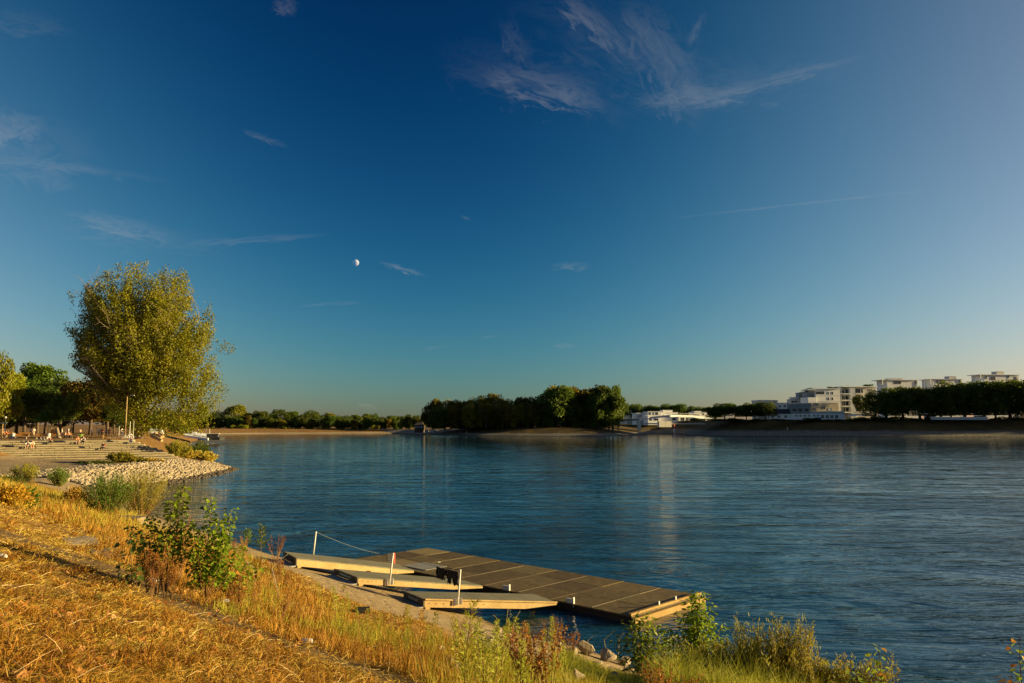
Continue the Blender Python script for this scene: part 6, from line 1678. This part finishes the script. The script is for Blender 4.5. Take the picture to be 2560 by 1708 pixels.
W_('branched_bush', 1182, 1562, 1524, 'heads_b', 'weed_rust', 'small twiggy seed plant below the nearest gangway', None, wide=.9)
W_('low_weed', 858, 1480, 1462, 'heads', 'weed_leaf', 'small yellow green bush at the foot of the middle gangway', None, wide=2.0, stems=9, n=700)
W_('low_weed', 1060, 1556, 1540, 'heads', 'weed_green', 'flat fresh green tuft on the gravel below the nearest gangway', None, wide=3.2, stems=9, n=700)
W_('low_weed', 290, 1298, 1272, 'spire', 'weed_orange', 'pale spiky tuft standing on the concrete block', None, wide=2.0)
W_('low_weed', 128, 1398, 1376, 'heads', 'weed_green', 'green weed patch on the upper slope', None, wide=3, stems=9, n=700)
W_('low_weed', 254, 1508, 1484, 'heads', 'broad_leaf', 'bright green leafy weed low in the middle of the slope', None, wide=2.6, stems=9, n=700)
W_('low_weed', 42, 1282, 1262, 'heads', 'broad_dark', 'dark green leafy weed sprig standing on the upper slope', None, wide=1.2)
# the many lesser weeds of the belt
rg = np.random.default_rng(41); X, Y = belt_points(290, rg); cnt = {}
for x, y in zip(X, Y):
    z = ground_z(x, y); px = CX + F_PX * x / y
    if px < 120 and y < 20: continue
    if 1390 < px < 1600: continue
    u = random.random()
    if px < 420: name, kd, mt, lab = 'golden_weed', 'spire', 'weed_orange' if u < .7 else 'weed_leaf', 'golden feathery weed among many on the upper part of the weed belt'
    elif px < 800: name, kd, mt, lab = ('rusty_weed', 'heads', 'weed_rust', 'rusty seed weed among many beside the trodden path') if u < .5 else (('golden_weed', 'spire', 'weed_orange', 'golden spire weed among many beside the trodden path') if u < .8 else ('yellow_weed', 'spire', 'weed_leaf', 'yellow green spire weed among the rusty ones beside the path'))
    elif px < 1120: name, kd, mt, lab = ('yellow_weed', 'spire', 'weed_leaf', 'yellow green weed among many in the middle of the weed belt') if u < .45 else ('golden_weed', 'spire', 'weed_orange', 'golden weed among many in the middle of the weed belt')
    else: name, kd, mt, lab = ('yellow_weed', 'spire', 'weed_leaf', 'yellow green weed in the dense stand at the lower right') if u < .7 else ('rusty_weed', 'heads', 'weed_rust', 'rusty seed weed in the dense stand at the lower right')
    plant(name, (x, y, z - .02), random.uniform(.40, .85) * (1.25 if px > 1120 else 1), kd, random.randrange(4), mt, lab, lab.split(' among')[0].split(' in the')[0] + 's of the ' + ('upper belt' if px < 420 else 'path edge' if px < 800 else 'middle belt' if px < 1120 else 'lower right'), wide=random.uniform(.8, 1.3))

# broad leaved saplings: every leaf an object
def leaf_shape(mat, L=1.0, heart=True):
    pts = [(0, 0), (.42, .12), (.50, .38), (.30, .72), (0, 1.05), (-.30, .72), (-.50, .38), (-.42, .12)] if heart else [(0, 0), (.20, .25), (.24, .5), (.14, .8), (0, 1.0), (-.14, .8), (-.24, .5), (-.20, .25)]
    V = [(x, y, .16 * abs(x) - .10 * y * y) for x, y in pts] + [(0, .45, -.06)]
    me = bpy.data.meshes.new('leaf'); me.from_pydata(V, [], [(i, (i + 1) % 8, 8) for i in range(8)]); me.materials.append(M[mat]); me.update(); return me
LF = {k: leaf_shape(*k) for k in (('broad_leaf', 1.0, True), ('broad_dark', 1.0, True), ('broad_leaf', 1.0, False), ('broad_dark', 1.0, False), ('weed_orange', 1.0, True), ('willow_leaf', 1.0, False))}
def sapling(name, base, shoots, leaf, mats, label, seed, cat='sapling', heart=True, bare=.15, stemmat='stem', per=14, jitter=.3):
    """shoots: list of (dx, dy, height, lean x)"""
    rr = random.Random(seed); e = empty(name, base, 0, label, cat); b = MB(); todo = []
    for dx, dy, h, lx in shoots:
        n = 6; pts = []
        for i in range(n + 1):
            f = i / n; pts.append(Vector((dx * f ** .6 + lx * f * f * h + rr.uniform(-.02, .02) * (i > 0), dy * f ** .6 + rr.uniform(-.02, .02) * (i > 0), h * f)))
        b.tube(pts, [.014 * (1 - .75 * i / n) * (.6 + .3 * h) for i in range(n + 1)], 5)
        k = int(per * h)
        for j in range(k):
            f = bare + (1 - bare) * (j + rr.random() * .6) / k; q = min(int(f * n), n - 1); p = pts[q].lerp(pts[q + 1], f * n - q)
            a = j * 2.4 + rr.uniform(-.5, .5); out_ = Vector((math.cos(a), math.sin(a), rr.uniform(-.1, .5)))
            todo.append((p + out_ * leaf * rr.uniform(.3, 1.0 + jitter * 2), out_, leaf * rr.uniform(.6, 1.15)))
    b.build('stem', M[stemmat], e)
    rr.shuffle(todo)
    rest = todo[300:]
    if rest:
        base_ = np.array([tuple(v.co) for v in LF[(mats[0], 1.0, heart)].vertices]); fa = np.array([tuple(q.vertices) for q in LF[(mats[0], 1.0, heart)].polygons]); vs = []; fs = []
        for i, (p, d, s) in enumerate(rest):
            R3 = Vector((d.x, d.y, rr.uniform(-.9, .3))).to_track_quat('Y', 'Z').to_matrix() @ Matrix.Rotation(rr.uniform(-.9, .9), 3, 'Y')
            vs.append(base_ @ np.array(R3).T * s + np.array(p)); fs.append(fa + 9 * i)
        tag(link('foliage', npmesh('foliage', np.concatenate(vs), np.concatenate(fs), [M[mats[0]]]), e), kind='stuff')
    for p, d, s in todo[:300]:
        o = link('leaf', LF[(mats[0] if rr.random() < .72 else mats[-1], 1.0, heart)], e, p)
        o.rotation_euler = Vector((d.x, d.y, rr.uniform(-.9, .3))).to_track_quat('Y', 'Z').to_euler()
        o.rotation_euler.rotate_axis('Y', rr.uniform(-.9, .9)); o.scale = (s, s, s)
    return e
g = ground(415, 1478); H = at(437, 1218, g.y).z - g.z
sapling('poplar_sapling', g, [(.16, .1, H, .02), (-.25, .1, H * .72, -.10), (-.5, 0, H * .62, -.18), (-.05, .2, H * .85, .0), (.28, 0, H * .66, .05), (-.36, .2, H * .45, -.2), (.05, -.2, H * .55, 0)], .074, ('broad_leaf', 'broad_dark'), 'left leafy poplar sapling with one tall shoot over the water', 31, per=115, bare=.38)
g = ground(512, 1500); H = at(505, 1245, g.y).z - g.z
sapling('poplar_sapling', g, [(-.02, .1, H, 0), (.35, .1, H * .88, .03), (-.28, .1, H * .74, -.03), (.15, 0, H * .78, .02), (-.1, -.2, H * .62, 0), (.32, -.1, H * .6, .04), (-.35, 0, H * .5, -.05), (.6, .1, H * .52, .05), (.1, .3, H * .7, 0), (.25, .2, H * .68, 0)], .074, ('broad_leaf', 'broad_leaf', 'broad_dark'), 'right fuller poplar sapling bright green with three crests', 32, per=105, bare=.22)
g = ground(330, 1470); H = at(322, 1338, g.y).z - g.z
sapling('poplar_sapling', g, [(-.05, 0, H, -.05), (.1, 0, H * .5, .03), (.22, 0, H * .35, 0), (-.15, 0, H * .38, 0)], .11, ('broad_dark',), 'small dark leaved sapling at the left foot of the bright ones', 33, per=40)
g = ground(565, 1500); H = at(570, 1395, g.y).z - g.z
sapling('poplar_sapling', g, [(.1, 0, H, .0), (.35, 0, H * .9, .05), (-.1, 0, H * .8, 0), (.55, 0, H * .75, .05), (.2, .2, H * .7, 0)], .10, ('broad_leaf', 'broad_leaf', 'weed_orange'), 'low spreading sapling right of the fuller one', 34, per=60)
# leafy shrubs at the lower right
def px_base(px, s_target):
    """point at this bearing a given distance inland from the water edge"""
    r = ray(px, 1500); ys_ = np.arange(6, 40, .05); X_ = r.x / r.y * ys_; s_ = z_left(X_, ys_)[1]
    i = np.nonzero(s_ < s_target)[0][0]; return Vector((X_[i], ys_[i], float(z_left(X_[i:i + 1], ys_[i:i + 1])[0][0])))
def right_shrub(name, px, ytop, s_, shoots, leaf, mats, label, seed, **kw):
    b0 = px_base(px, s_); H = at(px, ytop, b0.y).z - b0.z
    return sapling(name, b0, [(a, b_, H * c, d) for a, b_, c, d in shoots], leaf, mats, label, seed, **kw)
right_shrub('leafy_shrub', 1606, 1532, 2.2, [(0, 0, 1, 0), (-.25, .1, .85, -.03), (.3, 0, .8, .04), (-.45, 0, .68, -.06), (.15, .2, .9, .0), (.5, .1, .62, .05), (-.15, -.2, .7, 0), (.1, -.1, .95, .02), (-.1, .1, .9, 0), (-.6, .1, .6, -.05), (.6, -.1, .72, .03)], .13, ('broad_leaf', 'broad_dark'), 'left of two leafy green shrubs rising at the lower right', 41, cat='shrub', heart=False, per=70, bare=.2)
right_shrub('leafy_shrub', 1735, 1478, 2.4, [(.15, 0, 1, 0), (0, .1, .93, -.02), (-.2, 0, .8, -.04), (.25, .1, .72, .0), (-.35, .1, .62, -.05), (.05, -.2, .84, .02), (.4, .0, .55, .02), (-.1, .2, .7, 0), (.1, .1, .97, .0), (.0, -.1, .78, -.02), (-.55, .1, .66, -.04), (.55, .0, .68, .05), (.3, -.1, .85, 0)], .13, ('broad_leaf', 'broad_leaf', 'broad_dark'), 'right taller leafy green shrub rising past the pontoon corner', 42, cat='shrub', heart=False, per=75, bare=.2)
for i, (px, yt, w, lab) in enumerate([(1832, 1596, .6, 'bushy olive willow right of the tall leafy shrub'), (1880, 1610, .6, 'low olive willow in the gap between green shrub and tall brown willow'), (1932, 1542, .55, 'tall brownish willow shoots with pale leaves'), (1968, 1572, .35, 'shorter brownish willow shoot leaning right'), (2040, 1632, .8, 'rounded brown gold willow low at the bottom'), (2105, 1650, .7, 'rightmost brown gold willow mound at the bottom'), (1790, 1610, .6, 'yellow olive willow behind the leafy shrub'), (1985, 1640, .7, 'low brown gold willow between tall shoots and mound')]):
    right_shrub('willow_shrub', px, yt, 3.2, [(random.uniform(-w, w) if j else 0, random.uniform(-.3, .3), random.uniform(.72, .97) if j else 1, random.uniform(-.05, .05)) for j in range(9)], .085, ('willow_leaf', 'weed_orange') if i != 0 else ('willow_leaf',), lab, 50 + i, cat='shrub', heart=False, per=22, bare=.35) if False else None
    w *= 1.35; b0 = px_base(px, 3.2); H = (at(px, yt, b0.y).z - b0.z) * 1.06; rgw = np.random.default_rng(60 + i); b = MB(); CC, DD = [], []
    for j in range(52):
        dx, dy = (rgw.uniform(-w, w), rgw.uniform(-.3, .3)) if j else (0, 0); h = H * (1 if j == 0 else rgw.uniform(.62, .95)); top = np.array([dx * 1.2, dy, h]); md = np.array([dx * .8, dy * .8, h * .5])
        b.tube([(dx * .3, dy * .3, 0), tuple(md), tuple(top)], [.010, .007, .002], 4)
        k = 80; t_ = .25 + .75 * rgw.random(k)[:, None]; C = np.where(t_ < .5, md * t_ * 2, md + (top - md) * (t_ * 2 - 1)); CC.append(C + rgw.normal(size=(k, 3)) * .035); DD.append(rgw.normal(size=(k, 3)) * .7 + np.array([0, 0, 1.0]))
    CC = np.concatenate(CC); DD = np.concatenate(DD); V, F = narrow(CC, DD, .07 + .05 * rgw.random(len(CC)), .021, rgw)
    e = empty('willow_shrub', b0, 0, lab, 'shrub'); b.build('stem', M['stem'], e); link('foliage', npmesh('foliage', V, F, [M['willow_leaf' if i < 2 or i == 6 else 'weed_orange' if i in (4, 5) else 'willow_brown']] if 'willow_brown' in M else [M['willow_leaf']]), e)
for i, (px, yt, s_, lean, lab, nl) in enumerate([(2192, 1612, 4.0, .0, 'shoot of big bright heart shaped leaves at the bottom, left of two', 22), (2538, 1594, 4.2, .02, 'shoot of big bright heart shaped leaves at the right edge of the picture', 22), (2128, 1672, 4.0, -.05, 'low shoot with dark heart shaped leaves beside the gold willow', 14)]):
    right_shrub('poplar_shoot', px, yt, s_, [(0, 0, 1, lean), (-.12, 0, .74, -.02)], .125, ('broad_leaf', 'broad_leaf', 'weed_orange'), lab, 70 + i, per=16, bare=.35, jitter=.15)
# the great willow bush on the near bank
def willow_bush(name, base, H, Wd, n_sh, n_lf, leafmat, label, seed, droop=.25, lw=.03, ll=.13):
    rg = np.random.default_rng(seed); b = MB(); CC = []; DD = []
    for i in range(n_sh):
        a = rg.random() * 2 * PI; r = Wd * .5 * rg.random() ** .6; h = H * (1 - .40 * (r / (Wd * .5)) ** 2) * rg.uniform(.75, 1.03)
        p0 = np.array([math.cos(a) * r * .25, math.sin(a) * r * .25, 0]); p1 = np.array([math.cos(a) * r * .75, math.sin(a) * r * .75, h * .6]); p2 = np.array([math.cos(a) * r * 1.05, math.sin(a) * r * 1.05, h])
        b.tube([tuple(p0), tuple(p1), tuple(p2)], [.02, .012, .003], 4, cap=False)
        k = n_lf // n_sh; t_ = (.12 + .88 * rg.random(k))[:, None]; C = np.where(t_ < .5, p0 + (p1 - p0) * t_ * 2, p1 + (p2 - p1) * (t_ * 2 - 1)); CC.append(C + rg.normal(size=(k, 3)) * .10)
        DD.append(np.tile(p2 - p0, (k, 1)) / H + rg.normal(size=(k, 3)) * .45)
    CC = np.concatenate(CC); DD = np.concatenate(DD); V, F = narrow(CC, DD, ll * (.6 + .8 * rg.random(len(CC))), lw, rg)
    e = empty(name, base, 0, label, 'bush'); b.build('stem', M['stem'], e); link('foliage', npmesh('foliage', V, F, [M[leafmat]]), e); return e
for i, (px, yb, yt, w, lab) in enumerate([(352, 1288, 1166, 128, 'great olive willow bush on the near bank, its tall right half'), (268, 1286, 1180, 110, 'darker left half of the great willow bush on the near bank')]):
    g = ground(px, yb); H = at(px, yt, g.y).z - g.z
    willow_bush('willow_bush', g, H, w * g.y / F_PX * 1.15, 90, 9000, 'willow_leaf' if i == 0 else 'leaf_green', lab, 80 + i)
for i, (px, yb, yt, w, mt, lab) in enumerate([(60, 1206, 1158, 66, 'willow_leaf', 'yellow green bush on the near bank in front of the gravel'), (148, 1216, 1166, 56, 'weed_green', 'bright green broad leaved bush on the near bank'), (18, 1212, 1192, 90, 'leaf_dark', 'dark low bush at the left edge of the near bank'),
                                              (20, 1262, 1248, 110, 'straw_rust', 'rusty brown low bush at the left edge of the slope'), (62, 1266, 1250, 40, 'leaf_green', 'dark green weed clump beside the rusty low bush'), (186, 1262, 1222, 40, 'weed_orange', 'golden bush left of the great willow')]):
    g = ground(px, yb); H = max(.5, at(px, yt, g.y).z - g.z); willow_bush('bank_bush', g, H, w * g.y / F_PX, 40, 2600, mt, lab, 90 + i, ll=.16, lw=.05)
SB = [  # bushes round the steps and the headland: px, foot, top, width, depth, material
    (212, 1177, 1158, 44, 104, 'leaf_green', 'dark green bush at the left end of the planting below the steps'), (246, 1180, 1157, 54, 102, 'leaf_dark', 'deep shadowed bush below the middle of the steps'),
    (300, 1174, 1130, 60, 105, 'willow_leaf', 'tallest olive bush in front of the lower steps'), (340, 1173, 1146, 60, 106, 'willow_leaf', 'olive bush right of the tallest one below the steps'), (380, 1169, 1150, 50, 107, 'straw', 'low yellowish bush at the right foot of the steps'),
    (443, 1143, 1100, 60, 122, 'willow_leaf', 'round olive bush on the headland beside the steps'), (478, 1139, 1114, 36, 130, 'leaf_dark', 'dark small bush between the two headland bushes'), (499, 1138, 1104, 44, 132, 'leaf_green', 'dark green bush at the water side of the headland'),
    (462, 1138, 1122, 70, 126, 'straw', 'golden undergrowth at the foot of the headland bushes'), (520, 1142, 1130, 40, 130, 'straw', 'low golden tuft at the top of the stone headland')]
for i, (px, yb, yt, w, D, mt, lab) in enumerate(SB):
    b0 = at(px, yb, D); b0.z = max(ground_z(b0.x, b0.y) - .1, 0); H = at(px, yt, D).z - b0.z
    willow_bush('steps_bush', b0, H, w * D / F_PX * 1.1, 50, 3600, mt, lab, 120 + i, ll=.24, lw=.11)
# arching dry stems near the saplings and by the water
for i, (px, yb, pts, lab) in enumerate([(700, 1500, [(680, 1420), (720, 1385)], 'pale arching dry stem left of the rearmost gangway'), (640, 1500, [(636, 1420), (600, 1395)], 'pale arching dry stem over the rusty weeds'), (1466, 1650, [(1470, 1600), (1490, 1588)], 'left thin drooping reed over the water'), (1520, 1650, [(1510, 1600), (1535, 1580)], 'middle thin drooping reed over the water'),
                                        (1545, 1660, [(1548, 1600), (1560, 1582)], 'right thin drooping reed over the water'), (1262, 1610, [(1266, 1560), (1270, 1522)], 'thin straight dry stem at the gravel edge'), (1282, 1610, [(1284, 1560), (1300, 1528)], 'second thin dry stem at the gravel edge'), (1240, 1600, [(1246, 1550), (1232, 1538)], 'bent dry stem at the gravel edge')]):
    g = ground(px, yb); a = at(*pts[0], g.y); b_ = at(*pts[1], g.y)
    tag(MB().tube([g, g.lerp(a, .6), a, a.lerp(b_, .6) + Vector((0, 0, .02)), b_], [.007, .007, .006, .006, .009], 4).build('dry_stem', M['deck_ochre'] if i > 1 else M['deck_light']), lab, 'dry stem')
